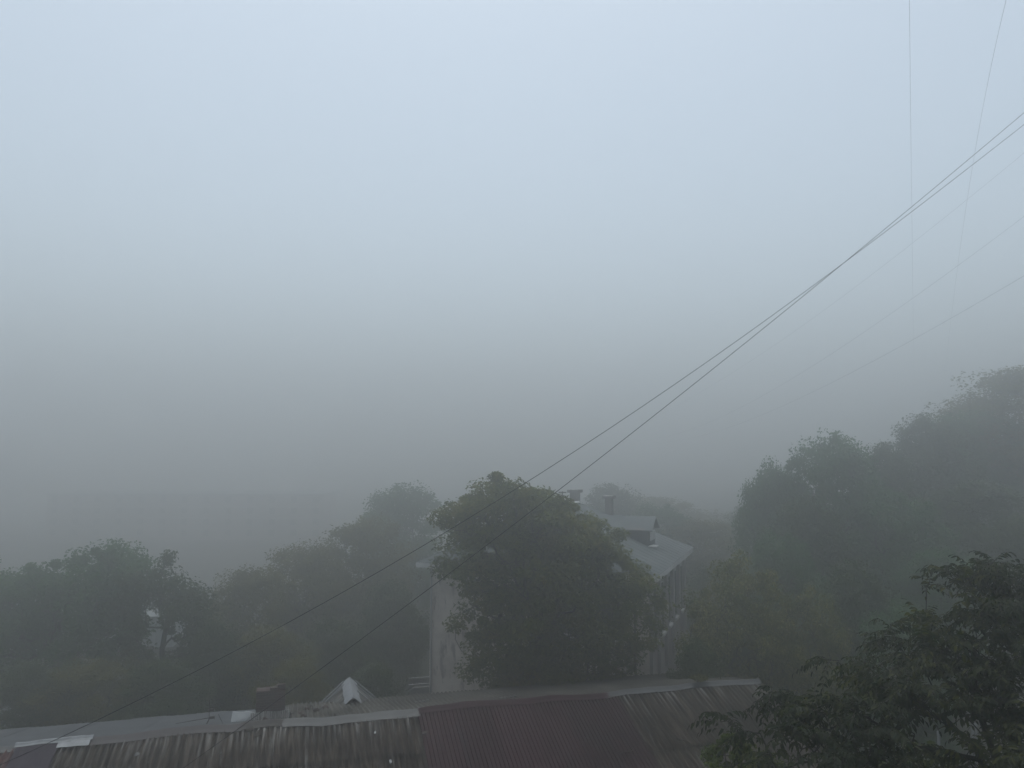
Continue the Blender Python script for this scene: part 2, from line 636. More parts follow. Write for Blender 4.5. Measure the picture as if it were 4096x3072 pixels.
# main chestnut in front of the house
Yt = 31.4
rows = [(1985, 1985, 85), (1890, 2010, 66), (2000, 2080, 150), (2105, 2060, 130), (2225, 2090, 115), (1930, 2170, 130), (2330, 2210, 140), (1870, 2110, 85), (2100, 2200, 170), (2300, 2330, 190), (2060, 2350, 180), (2230, 2560, 200), (2080, 2520, 190), (1860, 2060, 80), (2060, 2010, 90), (2165, 2030, 70), (2225, 2040, 50), (1960, 2090, 130), (2130, 2120, 140),
        (2260, 2140, 120), (1865, 2180, 95), (2010, 2260, 170), (2200, 2290, 200), (2370, 2170, 110), (2400, 2240, 100), (2450, 2330, 130),
        (1870, 2290, 95), (1810, 2320, 50), (1985, 2400, 125), (2150, 2450, 200), (2370, 2440, 190), (2530, 2420, 100), (2590, 2390, 55), (2500, 2520, 110),
        (1768, 2480, 34), (1815, 2520, 44), (1785, 2575, 36), (1890, 2560, 70), (1810, 2630, 42), (1985, 2620, 110), (2130, 2640, 170), (2330, 2620, 180),
        (2460, 2600, 110), (1905, 2680, 40), (2060, 2710, 90), (2200, 2740, 120), (2360, 2720, 100), (1940, 2590, 150)]
rows = [r for r in rows if not (1930 < r[0] < 1970 and r[1] == 2590)]
lum = [(a, b_, c, d * 1.12, e * 1.12, f * 1.08) for (a, b_, c, d, e, f) in px_lumps([(r[0], r[1], r[2], (RNG.uniform(-1.3, 1.6) if r[1] < 2560 else RNG.uniform(.2, 1.5))) for r in rows], Yt, dep=1.0)]
b = P(2160, 2760, Yt)
make_tree('chestnut_tree', 'largest central tree, dense rounded brown-green crown covering most of the plastered house', (b[0], Yt + .8, gh(b[0], Yt + .8)), lum, 1150, 105000, .165, L_CHEST,
          clump=.6, top=(b[0] - .3, Yt + .6, 4.4), rmax=.32, flat=.62, up=.75)

# left tree with the pale house showing through
Yl = 40.0
rows = [(400, 2240, 55), (450, 2225, 50), (520, 2250, 55), (330, 2290, 65), (240, 2290, 70), (150, 2330, 75), (60, 2350, 60), (20, 2370, 60), (420, 2310, 75),
        (280, 2370, 100), (170, 2420, 100), (60, 2450, 110), (370, 2420, 100), (250, 2500, 120), (120, 2540, 120), (420, 2520, 100), (560, 2290, 45), (-80, 2450, 120), (-90, 2560, 130), (370, 2590, 110), (230, 2620, 120)]
rows += [(350, 2330, 90), (200, 2350, 90), (100, 2430, 110), (320, 2450, 130), (460, 2330, 90), (480, 2430, 90), (180, 2490, 130), (0, 2480, 130), (500, 2520, 80), (30, 2600, 140), (470, 2260, 70)]
lum = [(a, b_, c, d * 1.1, e * 1.1, f * 1.1) for (a, b_, c, d, e, f) in px_lumps(rows, Yl, dep=1.3, jit=2)]
b = P(270, 2700, Yl)
make_tree('broadleaf_tree', 'wide grey-green tree at the far left with a domed top', (b[0], Yl, gh(b[0], Yl)), lum, 800, 66000, .19, L_COOL,
          clump=.62, rmax=.25, flat=.85, up=.4)
rows = [(530, 2330, 45), (590, 2350, 50), (650, 2300, 40), (690, 2340, 45), (740, 2390, 50), (790, 2410, 45), (560, 2420, 45), (640, 2400, 40), (720, 2450, 55), (790, 2490, 60),
        (560, 2480, 50), (540, 2560, 50), (700, 2540, 30), (760, 2570, 60), (670, 2240, 22), (810, 2560, 50), (730, 2640, 60), (560, 2650, 60), (500, 2430, 50)]
lum = px_lumps(rows, 38, dep=1.3, jit=1)
b = P(640, 2700, 38)
make_tree('broadleaf_tree', 'thin airy tree with gaps and dark branches in front of the pale siding house', (b[0], 38, gh(b[0], 38)), lum, 420, 17000, .17, L_DARK,
          flat=.85, clump=.55, rmax=.16, top=(b[0] + .2, 38, 4.0))

# kinds used for the background woods: unit trees of about ten metres, at the origin first


def kind_tree(kind, seed, lmat, name='broadleaf_tree', W=3.6, H=10.0, nl=40000, leaf=.2, clump=.85, npts=560, low=.18):
    global RNG
    RNG = np.random.default_rng(seed)
    lum = []
    n = 26
    for i in range(n):
        t = (i + .5) / n
        z = H * (low + (1 - low - .06) * t)
        prof = math.sin(PI * (.14 + .78 * t)) ** .7
        a = i * 2.4 + RNG.uniform(-.4, .4)
        rad = W * prof * RNG.uniform(.35, .78)
        R = RNG.uniform(1.1, 1.9) * W / 3.6 * (1.15 - .4 * t)
        lum.append((rad * math.cos(a), rad * math.sin(a), z, R, R, R * .85))
    lum.append((0, 0, H - 1.1, .9, .9, .95))
    return make_tree(name, 'x', (0, 0, 0), lum, npts, nl, leaf, lmat, clump=clump, rmax=.24, flat=.85, up=.35)


def place(src, used, px, py, Y, W, label, group=None, rz=None, hscale=None):
    """crown top at pixel height py at distance Y; W = crown width in pixels"""
    p = P(px, py, Y)
    g = gh(p[0], p[1])
    H = max(2.0, p[2] - g)
    s = W * Y / F / 7.6
    sc = (s, s, H / 10.2)
    rz = RNG.uniform(0, 6.28) if rz is None else rz
    loc = (p[0], p[1], g - .1)
    if id(src) not in used:
        used.add(id(src))
        src.location = loc
        src.rotation_euler = (0, 0, rz)
        src.scale = sc
        src['label'] = label
        if group:
            src['group'] = group
        return src
    return copy_thing(src, loc, rz, sc, label, group)


used = set()
KA = kind_tree('A', 21, L_COOL)
KB = kind_tree('B', 22, L_WARM)
KC = kind_tree('C', 23, L_DARK, W=3.4)
KD = kind_tree('D', 24, L_YEL, nl=44000, leaf=.16, clump=.62, npts=560)
RNG = np.random.default_rng(99)
gh_hill = 'trees on the misty hillside'
# hillside, right
place(KA, used, 3330, 1725, 45, 470, 'tall pale green hillside tree with a flat-topped crown, left end of the hill skyline', gh_hill, 0.4)
place(KA, used, 3130, 1835, 46, 300, 'soft green hillside tree on the step left of the flat-topped crown', gh_hill, 2.4)
place(KC, used, 3530, 1785, 49, 330, 'low dim hillside tree just right of the flat-topped crown', gh_hill, 0.6)
place(KA, used, 3800, 1650, 54.5, 300, 'hillside tree on the skyline just left of the highest crown', gh_hill, 3.5)
place(KC, used, 3690, 1668, 53, 420, 'dim blue-green tree in the dip of the hill skyline between two taller crowns', gh_hill, 1.0)
place(KB, used, 4090, 1462, 58, 640, 'highest faint tree at the right edge, rising above the whole hillside', gh_hill, 2.2)
place(KA, used, 3930, 1640, 56, 400, 'hazy hillside tree directly left of and below the highest crown', gh_hill, 3.0)
place(KA, used, 3060, 1880, 46, 300, 'low pale bush-like tree stepping down from the hill skyline towards the house', gh_hill, 4.0)
place(KC, used, 3230, 2000, 41, 460, 'broad teal tree below the flat-topped hillside tree', gh_hill, 5.1)
place(KA, used, 3560, 1960, 42, 520, 'broad hazy tree filling the middle of the hillside', gh_hill, 0.9)
place(KC, used, 3900, 1930, 44, 560, 'dark hazy tree on the upper hillside behind the near compound-leaved tree', gh_hill, 1.7)
place(KA, used, 3780, 2190, 36, 480, 'hillside tree just behind the top of the near compound-leaved tree', gh_hill, 2.9)
place(KC, used, 4120, 2080, 37, 500, 'dark tree at the right edge halfway up the hillside', gh_hill, 3.9)
place(KD, used, 2960, 2195, 31, 520, 'yellow-green bushy tree with pale leaf tips right beside the house side wall', None, 0.5)
place(KD, used, 3210, 2330, 29.5, 400, 'yellow-green tree with pale tips just beyond the gable end of the long roof', None, 2.5)
place(KC, used, 3420, 2260, 32, 440, 'dark teal bush at the foot of the hillside behind the near tree', gh_hill, 5.5)
place(KA, used, 3600, 2420, 29, 420, 'low green tree at the foot of the hillside, half hidden by the near tree', gh_hill, 0.1)
# behind the house
place(KC, used, 2450, 1945, 78, 420, 'grey silhouette of a tree far behind the house chimneys', None, 0.3)
place(KB, used, 2800, 2075, 64, 380, 'brownish faint tree behind the far corner of the house roof', None, 1.3)
place(KA, used, 2640, 2010, 66, 300, 'faint tree behind the house roof between the grey silhouette and the brownish one', None, 2.3)
# between the left trees and the house
place(KA, used, 1610, 1930, 66, 430, 'hazy round-topped tree rising behind the left corner of the house', None, 4.4)
gm = 'misty olive trees left of the house'
place(KB, used, 1450, 2070, 54, 430, 'tallest of the misty olive trees, directly below the hazy round-topped tree', gm, 3.3)
place(KB, used, 1220, 2180, 50, 400, 'misty olive tree in the middle of the row above the brick chimney', gm, 5.3)
place(KB, used, 1010, 2265, 46, 380, 'misty olive tree with a spiky top, left end of the row', gm, 2.0)
place(KC, used, 1560, 2330, 45, 330, 'dark tree beside the left wall of the house', None, 3.7)
place(KC, used, 1330, 2480, 41, 380, 'dark low tree behind the small roof hatch', None, 1.1)
place(KB, used, 1080, 2500, 38, 360, 'dim tree behind the brick chimney', None, .7)
place(KC, used, 870, 2500, 37, 330, 'dark bushy tree behind the rooftop antenna', None, 4.9)
gs = 'dark bushes along the back of the long roof'
place(KC, used, 640, 2640, 33, 420, 'dark bush behind the roof below the gap that shows the pale siding', gs, 2.1)
place(KB, used, 380, 2640, 33, 430, 'dark bush behind the roof below the wide domed tree', gs, .3)
place(KC, used, 130, 2650, 33, 430, 'dark bush behind the roof at the far left', gs, 5.7)
place(KB, used, 1180, 2640, 33, 300, 'dark bush between the brick chimney and the roof hatch', gs, 4.1)
place(KC, used, 1490, 2660, 34, 300, 'dark bush between the roof hatch and the house wall', gs, 1.9)
place(KC, used, 2790, 2560, 29, 330, 'dark bush at the foot of the house side wall', gs, 0.7)
place(KC, used, 2990, 2440, 34, 300, 'dark bush filling the gap under the yellow-green bushy tree', gs, 2.9)
place(KA, used, 3120, 2120, 38, 360, 'grey-green tree between the house side wall and the teal hillside tree', gh_hill, 1.4)
place(KC, used, 2860, 2260, 48, 340, 'dim tree just behind the house side wall', None, 3.1)
place(KB, used, 2620, 1985, 92, 520, 'very faint low wood edge behind the house roof', None, 0.2)
place(KC, used, 3060, 2010, 70, 420, 'very faint tree beyond the low bush-like tree', None, 1.6)
place(KA, used, -130, 2180, 46, 330, 'hazy tree cut by the left edge of the photograph', None, 0.7)


# ------------------------------------------------------------------ the long low building in front
YAW = math.radians(15)
aX, aY = math.cos(YAW), math.sin(YAW)
R0 = P(600, 2940, 22.0)
RZ = R0[2]
TN = math.tan(math.radians(19))
TF = math.tan(math.radians(12.6))


def s_at(px):
    lo, hi = -40.0, 40.0
    for _ in range(60):
        m = (lo + hi) / 2
        x, _y = proj((R0[0] + aX * m, R0[1] + aY * m, RZ))
        if x < px:
            lo = m
        else:
            hi = m
    return (lo + hi) / 2


def roof_hit(px, py):
    """pixel -> local (s, y) on near (y<0) or far slope"""
    d = ray(px, py)
    for sgn, tn in ((-1, TN), (1, TF)):
        # plane z = RZ - tn*|y|, y = sgn*|y| local across
        nx_, ny_ = -aY, aX      # local +y direction (away)
        # z = RZ - tn*sgn*((x-R0x)*nx+(y-R0y)*ny)
        A_ = d[2] + tn * sgn * (d[0] * nx_ + d[1] * ny_)
        B_ = RZ - CAM[2] + tn * sgn * (R0[0] * nx_ + R0[1] * ny_)
        t = B_ / A_
        q = CAM + d * t
        yl = (q[0] - R0[0]) * nx_ + (q[1] - R0[1]) * ny_
        s = (q[0] - R0[0]) * aX + (q[1] - R0[1]) * aY
        if t > 0 and yl * sgn > -1e-6:
            return s, yl
    return s, yl


bld = empty('long_roofed_building', (R0[0], R0[1], 0), YAW)
tag(bld, 'long low building with a patched roof of grey corrugated slate and maroon metal in front', 'building')
S_L = s_at(-500)
S_R = s_at(3026)
DN, DF = 5.2, 5.2


def wob(s):
    return .035 * math.sin(s * .8 + .5) + .02 * math.sin(s * 2.3)


def near(s, d, h=0.0):
    return (s, -d, RZ - d * TN + h + wob(s) * max(0, 1 - d / 4))


def far(s, d, h=0.0):
    return (s, d, RZ - d * TF + h + wob(s) * max(0, 1 - d / 4))


def corr(mb, fn, s0, s1, d0, d1, pitch=.15, amp=.022, lift0=.0, lift1=.0, phase=0.0, tilt=0.0, per=8, rows=5, prof='sin', rag=0.0, th=.006):
    ns = max(3, int(round((s1 - s0) / pitch * per)) + 1)
    g = []
    rg = [random.uniform(-rag, rag) for _ in range(int((s1 - s0) / .3) + 3)]
    for i in range(rows):
        t = i / (rows - 1)
        row = []
        for j in range(ns):
            s = s0 + (s1 - s0) * j / (ns - 1)
            if prof == 'sin':
                h = amp * math.cos(2 * PI * (s + phase) / pitch)
            else:
                q = ((s + phase) / pitch) % 1.0
                h = amp * (1 if q < .66 else (1 - (q - .66) / .08 if q < .74 else (0 if q < .92 else (q - .92) / .08)))
            dd = d0 + (d1 - d0) * t
            if rag and i == rows - 1:
                k = (s - s0) / .3
                a = int(k)
                dd += rg[a] * (1 - k + a) + rg[a + 1] * (k - a)
            row.append(fn(s + tilt * (t - .5), dd, h + lift0 + (lift1 - lift0) * t))
        g.append(row)
    mb.sheet(g, th)


def slate_field(mb, fn, s0, s1, D, seed, courses=3, sw=1.05, amp=.024, rag=.05, first=0.0):
    random.seed(seed)
    L = (D - first) / courses
    for c in range(courses - 1, -1, -1):
        s = s0 + (0 if c % 2 else -.001)
        while s < s1 - .2:
            e = min(s + sw, s1)
            d0 = first + c * L - .12 * (c > 0)
            d1 = first + (c + 1) * L + random.uniform(-.04, .05)
            corr(mb, fn, s, e + .03, d0, d1, amp=amp * 1.55, lift0=.012 + random.uniform(0, .012), lift1=.05 + random.uniform(0, .045), tilt=random.uniform(-.02, .02), rag=rag if random.random() < .5 else .012)
            s = e


SA, SB, SC1, SD = s_at(70), s_at(243), s_at(1668), s_at(2460)
mb = MB()
slate_field(mb, near, SB, SC1, DN, 3)
o = mb.build('slate_roofing', M['slate'], bld)
o['label'] = 'weathered grey corrugated slate with pale streaks'
mb = MB()
slate_field(mb, near, SD, S_R, DN, 4, courses=2)
o = mb.build('slate_roofing', M['slate'], bld)
o['label'] = 'grey-brown corrugated slate at the right gable end'
mb = MB()
slate_field(mb, near, S_L, SA, DN, 5)
o = mb.build('slate_roofing', M['rustred'], bld)
o['label'] = 'reddish slate strip at the far left'
mb = MB()
s = SC1
while s < SD - .05:
    e = min(s + 1.1, SD)
    corr(mb, near, s, e + .02, 0.02, DN, pitch=.115, amp=.034, lift0=.02, lift1=.025, per=16, rows=8, prof='trap')
    s = e
o = mb.build('metal_roofing', M['maroon'], bld)
o['label'] = 'maroon ribbed metal sheets'
mb = MB()
g = []
for i in range(9):
    g.append([near(SA + (SB - SA) * j / 8 - .02 * i * .25, .02 + i * .62, .06 + .012 * math.sin(j * 1.7 + i) + (.03 if i % 3 == 0 else 0)) for j in range(9)])
mb.sheet(g, .01)
o = mb.build('patch_sheet', M['purple'], bld)
o['label'] = 'smooth dark purple patch sheet'
# far slope
S_F = s_at(1000)
mb = MB()
s = S_L
k = 0
while s < S_F:
    e = min(s + 1.0, S_F)
    lf = .012 * (k % 2)
    mb.sheet([[far(s + (e + .03 - s) * j / 2, DF * i / 4, .02 + lf + .008 * math.sin(i * 2 + k)) for j in range(3)] for i in range(5)], .008)
    s = e
    k += 1
o = mb.build('felt_roofing', M['felt'], bld)
o['label'] = 'smooth blue-grey far slope with pale specks'
mb = MB()
slate_field(mb, far, S_F, S_R, DF, 8, courses=3, sw=1.05, amp=.02)
o = mb.build('far_slate_roofing', M['slate_far'], bld)
# ridge caps


def cap(s0, s1, m, wn=.17, wf=.17, lift=.06, step=1.9, label=None, seed=1):
    random.seed(seed)
    mb = MB()
    s = s0
    while s < s1 - .02:
        e = min(s + step * random.uniform(.85, 1.15), s1)
        if s1 - e < .5:
            e = s1
        jl = random.uniform(-.012, .02)
        n = 7
        g = []
        for (fn, d, hh) in ((near, wn, -.0), (near, wn * .55, .012), (near, .02, .05), (far, .02, .05), (far, wf * .5, .012), (far, wf, 0.0)):
            g.append([fn(s + (e + .04 - s) * q / (n - 1), d + .012 * math.sin(s * 3 + q * 1.1), lift + hh + jl + .008 * math.sin(q * 1.9 + s * 5)) for q in range(n)])
        mb.sheet(g, .005)
        s = e
    o = mb.build('ridge_cap', m, bld)
    if label:
        o['label'] = label
    return o


cap(S_L, SA + .3, M['capgrey'], label='grey ridge strip at the far left', seed=2, lift=.05)
cap(SA - .05, s_at(368), M['capwhite'], wn=.1, wf=.05, lift=.1, step=1.4, label='bright white ridge strip above the purple patch', seed=3)
cap(s_at(368), s_at(965), M['capdark'], wn=.24, wf=.18, label='dark brown ridge strip', seed=4)
cap(s_at(965), s_at(1130), M['mortar'], wn=.22, wf=.06, label='crumbling mortar-grey ridge below the chimney', seed=5, lift=.06, step=.8)
cap(s_at(1130), s_at(1672), M['capgrey'], wn=.28, wf=.16, label='pale blue-grey ridge strip', seed=6)
cap(s_at(1672), s_at(2425), M['maroon'], wn=.2, wf=.22, label='maroon ridge strip', seed=7, lift=.085)
cap(s_at(2425), S_R + .05, M['capdull'], wn=.18, wf=.3, label='dull grey ridge strip at the right end', seed=8, lift=.065)
# white piece that hangs on the near side of the patch
mb = MB()
s0, s1 = s_at(238), s_at(366)
mb.sheet([[near(s0 + (s1 - s0) * j / 6, d, .105 + .006 * math.sin(j * 2)) for j in range(7)] for d in (.1, .2, .31)], .006)
o = mb.build('white_flashing', M['capwhite'], bld)
# walls, barge boards
mb = MB()
zN = RZ - (DN - .45) * TN - .16
zF = RZ - (DF - .45) * TF - .16
xr, xl = S_R - .5, S_L + .3
mb.prism([(xl, -DN + .45, 0), (xl, DF - .45, 0), (xl, DF - .45, zF), (xl, 0, RZ - .16), (xl, -DN + .45, zN)], (xr - xl, 0, 0))
mb.build('wall', M['shedwall'], bld)
mb = MB()
for fn, D in ((near, DN), (far, DF)):
    a0, a1 = fn(S_R, .0, -.05), fn(S_R, D, -.05)
    mb.prism([a0, a1, (a1[0], a1[1], a1[2] - .16), (a0[0], a0[1], a0[2] - .16)], (.03, 0, 0))
mb.build('barge_board', M['wood'], bld)
for k in range(5):
    w0 = xr - 3.2 - k * 5.2
    mb = MB().box(w0, w0 + 1.1, -DN + .38, -DN + .45 - .003, 1.0, 2.2)
    f = mb.build('window', M['frame'], bld)
    MB().box(w0 + .08, w0 + 1.02, -DN + .36, -DN + .377, 1.08, 2.12).build('pane', M['glass'], f)

# chimney on the far slope just behind the ridge
cs, cy = s_at(1076), 1.0
hz = RZ - cy * TF
mb = MB()
w2, d2 = .41, .2
rows_n = 13
for r in range(rows_n):
    z0 = hz - .1 + r * .0775
    e = random.uniform(-.006, .006)
    mb.box(cs - w2 + e, cs + w2 + e * .5, cy - d2 - e, cy + d2 + e, z0 + .001, z0 + .0765)
ch = mb.build('chimney', M['brick'], bld)
ch['label'] = 'dark red brick chimney with crumbling top'
ztop = hz - .1 + rows_n * .0775
mb = MB()
mb.sheet([[(cs - w2 + .01 + (2 * w2 - .02) * j / 6, cy - d2 + .01 + (2 * d2 - .02) * i / 4, ztop + .022 + random.uniform(-.014, .014)) for j in range(7)] for i in range(5)], .02)
for (q0, q1, q2) in ((.25, .05, .07), (.08, -.1, .05), (.3, -.08, .13)):
    mb.box(cs + q0 - .11, cs + q0 + .12, cy + q1 - .06, cy + q1 + .06, ztop + .035, ztop + .035 + q2)
mb.build('chimney_cap', M['brickbit'], ch)
mb = MB()
# corrugated slate skirt round the foot
sk = []
for i in range(2):
    row = []
    n = 60
    for j in range(n + 1):
        s = cs - .56 + 1.12 * j / n
        wv = .018 * math.cos(2 * PI * s / .06)
        z = hz + (.36 if i == 0 else -.02) + .015 * math.sin(s * 9)
        row.append((s, cy - d2 - (.07 if i == 0 else .15) + wv, z))
    sk.append(row)
mb.sheet(sk, .005)
for sx in (-1, 1):
    mb.sheet([[(cs + sx * (.5 if i == 0 else .56), cy - d2 - .08 + .55 * j / 20, hz + (.36 if i == 0 else -.1 - .2 * j / 20)) for j in range(21)] for i in range(2)], .005)
mb.build('chimney_skirt', M['skirt'], ch)

# small roof hatch (dormer) on the far slope: horizontal ridge running away, end turned from us
hs0, hy0 = roof_hit(1412, 2822)
A0 = np.array([hs0, max(hy0, .35), 0])
hl = 2.35


def solve_hatch():
    # ridge height so that the far end projects near (1387, 2718)
    best = None
    for zz in np.arange(RZ - .6, RZ + .8, .02):
        for l in np.arange(1.2, 3.4, .1):
            x, y = A0[0], A0[1] + l
            w = (R0[0] + aX * x - aY * y, R0[1] + aY * x + aX * y, zz)
            q = proj(w)
            x2, y2 = A0[0], A0[1]
            w2_ = (R0[0] + aX * x2 - aY * y2, R0[1] + aY * x2 + aX * y2, zz)
            q2 = proj(w2_)
            e = abs(q[1] - 2718) + abs(q2[1] - 2812)
            if best is None or e < best[0]:
                best = (e, zz, l)
    return best


_, hzr, hl = solve_hatch()
hatch = MB()
drop, hw = .98, 1.15
ys = A0[1] - .05
ye = A0[1] + hl


def farz(y):
    return RZ - y * TF


for sx in (-1, 1):
    g = []
    n = 34
    for i in range(5):
        t = i / 4
        row = []
        for j in range(n + 1):
            y = ys + (ye - ys) * j / n
            zr = hzr - .03
            dz = drop * t
            z = max(zr - dz, farz(y) + .03) + .018 * math.cos(2 * PI * y / .3)
            tt = min(t, max(0.02, (zr - farz(y)) / drop))
            row.append((A0[0] + sx * hw * (tt if zr - dz < farz(y) + .03 else t), y, z + (.02 if j % 12 < 2 else 0)))
        g.append(row)
    hatch.sheet(g, .01)
ho = hatch.build('roof_hatch', M['skirt2'], bld)
ho['label'] = 'small tent-shaped hatch with a pale metal ridge on the far slope'
mb = MB()
g = []
for (dx, dz) in ((-.27, -.2), (-.14, -.085), (0, .02), (.14, -.085), (.27, -.2)):
    g.append([(A0[0] + dx * (1 + .05 * math.sin(j * 2)), ys - .05 + (ye + .12 - ys) * j / 8, hzr + dz + .05 + .01 * math.sin(j * 1.3)) for j in range(9)])
mb.sheet(g, .006)
mb.build('hatch_ridge', M['hatchpale'], ho)
mb = MB()
mb.prism([(A0[0] - hw + .12, ye - .12, farz(ye) - .3), (A0[0] + hw - .12, ye - .12, farz(ye) - .3), (A0[0] + hw - .12, ye - .12, hzr - drop + .05), (A0[0], ye - .12, hzr - .08), (A0[0] - hw + .12, ye - .12, hzr - drop + .05)], (0, .03, 0))
mb.build('hatch_gable', M['wood'], ho)
for sx in (-1, 1):
    mb = MB()
    for (yy, dz) in ((ye + .02, 0.05), (ye - .5, .05), (ye - 1.2, .05)) if sx > 0 else ((ye + .02, .05), (ye - .35, .05)):
        mb.prism([(A0[0] + sx * .2, yy, hzr - .15 + dz), (A0[0] + sx * hw, yy, hzr - drop - .02 + dz), (A0[0] + sx * hw, yy, hzr - drop + .03 + dz), (A0[0] + sx * .2, yy, hzr - .1 + dz)], (0, .09, 0))
    mb.build('hatch_edge_strip', M['hatchpale'], ho)


def wl(s, y, z):
    return (R0[0] + aX * s - aY * y, R0[1] + aY * s + aX * y, z)


def on_roof(px, py, lift=0.0):
    s, y = roof_hit(px, py)
    z = RZ - (TN * -y if y < 0 else TF * y) + lift
    return wl(s, y, z), (s, y)


# rooftop antenna
p, (s_, y_) = on_roof(828, 2906)
an = empty('broken_antenna', p, YAW)
tag(an, 'rusty bent television antenna standing on the blue-grey far slope', 'antenna')
MB().tube([(-.03, 0, -.02), (.0, 0, .1), (.05, 0, .2), (.05, 0, .68)], .016).build('mast', M['rustmetal'], an)
MB().tube([(.05, 0, .24), (-.35, .02, .2), (-.86, .05, .14)], [.013, .011, .008]).build('boom', M['rustmetal'], an)
for zz, l in ((.47, .14), (.25, .16)):
    mb = MB().box(.04, .04 + l, -.03, .03, zz - .035, zz + .03)
    mb.tube([(.05 + l, -.18, zz), (.05 + l, .18, zz)], .01)
    mb.build('bracket', M['rustmetal'], an)
MB().tube([(.3, 0, .32), (.45, .05, -.02)], .006).build('stay_wire', M['rustmetal'], an)
MB().tube([(.05, 0, .66), (.035, 0, .72), (.06, 0, .73)], .014).build('mast_hook', M['rustmetal'], an)

# white loose board by the chimney
p, (s_, y_) = on_roof(962, 2890)
wb = MB()
poly = [(-.28, 0, 0.0), (.12, 0, .0), (.24, .02, .09), (.42, .05, .2), (.2, .1, .26), (-.02, .1, .25), (-.24, .12, .29)]
wb.prism(poly, (0, .012, 0))
o = wb.build('loose_board', M['white'])
o.location = (p[0], p[1], p[2] + .03)
o.rotation_euler = (math.radians(-8), 0, YAW)
tag(o, 'bright white broken board lying at the ridge left of the chimney', 'board')

# rubble beside the chimney and hatch
random.seed(12)
spots = [(985, 2905), (1010, 2893), (1100, 2885), (1165, 2868), (1205, 2862), (1228, 2845), (1246, 2838), (1265, 2850), (1215, 2872), (1230, 2882), (1130, 2882), (1060, 2890), (1282, 2843), (1300, 2838)]


def lump(sx, sy, sz, seed):
    random.seed(seed)
    mb = MB()
    n = 7
    rr = [[random.uniform(.75, 1.15) for _ in range(n)] for _ in range(3)]
    vs, fs = [], []
    for i, (z, q) in enumerate(((0, 1.0), (.55, .95), (1, .55))):
        for j in range(n):
            a = 2 * PI * j / n
            vs.append((sx * q * rr[i][j] * math.cos(a), sy * q * rr[i][j] * math.sin(a), sz * z * rr[i][(j + 2) % n]))
    for i in range(2):
        for j in range(n):
            fs.append((i * n + j, i * n + (j + 1) % n, (i + 1) * n + (j + 1) % n, (i + 1) * n + j))
    fs.append(tuple(range(n))[::-1])
    fs.append(tuple(range(2 * n, 3 * n)))
    mb.add(vs, fs)
    return mb


for i, (a, c) in enumerate(spots):
    p, _ = on_roof(a, c, .03)
    o = lump(random.uniform(.06, .15), random.uniform(.05, .1), random.uniform(.05, .12), 40 + i).build('rubble_piece', M['brickbit'] if i % 3 else M['mortar'])
    o.location = p
    o.rotation_euler = (0, 0, random.uniform(0, 6))
    tag(o, 'small broken lump of brick or mortar on the ridge between the chimney and the hatch', 'rubble', 'broken lumps along the ridge near the chimney')
# slipped slate bits on the near slope
for i, (a, c, w, h, m, lab) in enumerate([
        (1500, 2942, .025, .05, 'white', 'small white chip lying in the middle of the grey slate'),
        (1562, 3058, .035, .07, 'capwhite', 'pale torn flake on the slate near the bottom of the picture'),
        (548, 3030, .07, .06, 'capgrey', 'grey slipped slate shard on the left part of the roof'),
        (590, 3066, .025, .06, 'capgrey', 'narrow pale shard at the bottom edge on the left slates'),
        (884, 3024, .035, .03, 'capgrey', 'small pale shard below the dark ridge strip'),
        (1035, 2945, .1, .16, 'slate', 'slipped dark slate shard hanging under the chimney ridge'),
        (1000, 2928, .12, .1, 'slate', 'broken dark slate piece under the crumbling ridge'),
        (1698, 2942, .08, .06, 'wood', 'dark scrap at the left edge of the maroon metal')]):
    p, (s_, y_) = on_roof(a, c, .075)
    mb = MB()
    mb.prism([(-w, -h, 0), (w * .7, -h * .8, .01), (w, h * .5, .015), (w * .1, h, .01), (-w * .8, h * .6, 0)], (0, 0, .012))
    o = mb.build('slate_shard', M[m])
    o.location = p
    o.rotation_euler = (math.atan(TN), 0, YAW + random.uniform(-.3, .3))
    tag(o, lab, 'shard')
for i, (a, c, l, lab) in enumerate([(2505, 3022, .55, 'dark fallen stick lying across the lower edge of the maroon metal'),
                                    (2722, 2972, .36, 'short dark stick on the grey-brown slates right of the maroon metal'),
                                    (2818, 3010, .25, 'small dark twig lowest on the grey-brown slates')]):
    p, (s_, y_) = on_roof(a, c, .075)
    an_ = .25 if i == 0 else -.75
    pts = [(-l / 2, 0, 0), (-l * .2, .02, .025), (l * .15, -.01, .02), (l / 2, .03, .0)]
    mb = MB().tube(pts, [.012, .022, .022, .01], 6)
    mb.tube([(l * .1, 0, .02), (l * .25, .08, .03)], .008, 5)
    o = mb.build('fallen_stick', M['barkdark'])
    o.location = p
    o.rotation_euler = (math.atan(TN) * .9, 0, YAW + an_)
    tag(o, lab, 'stick')
for i, (a, c, l, lab) in enumerate([(1690, 2815, .5, 'pale row of broken slate ends on the far slope near the house corner'),
                                    (2035, 2798, .6, 'pale splinter of wood lying behind the maroon ridge'),
                                    (2490, 2703, .5, 'pale plank end on the far edge of the roof below the house side wall')]):
    p, (s_, y_) = on_roof(a, c, .05)
    mb = MB()
    for q in range(4):
        mb.box(-l / 2 + q * l / 4, -l / 2 + (q + .72) * l / 4, -.05, .06 + .02 * (q % 2), 0, .03 + .008 * q)
    o = mb.build('roof_scrap', M['capgrey'])
    o.location = p
    o.rotation_euler = (0, 0, YAW + .05)
    tag(o, lab, 'scrap')

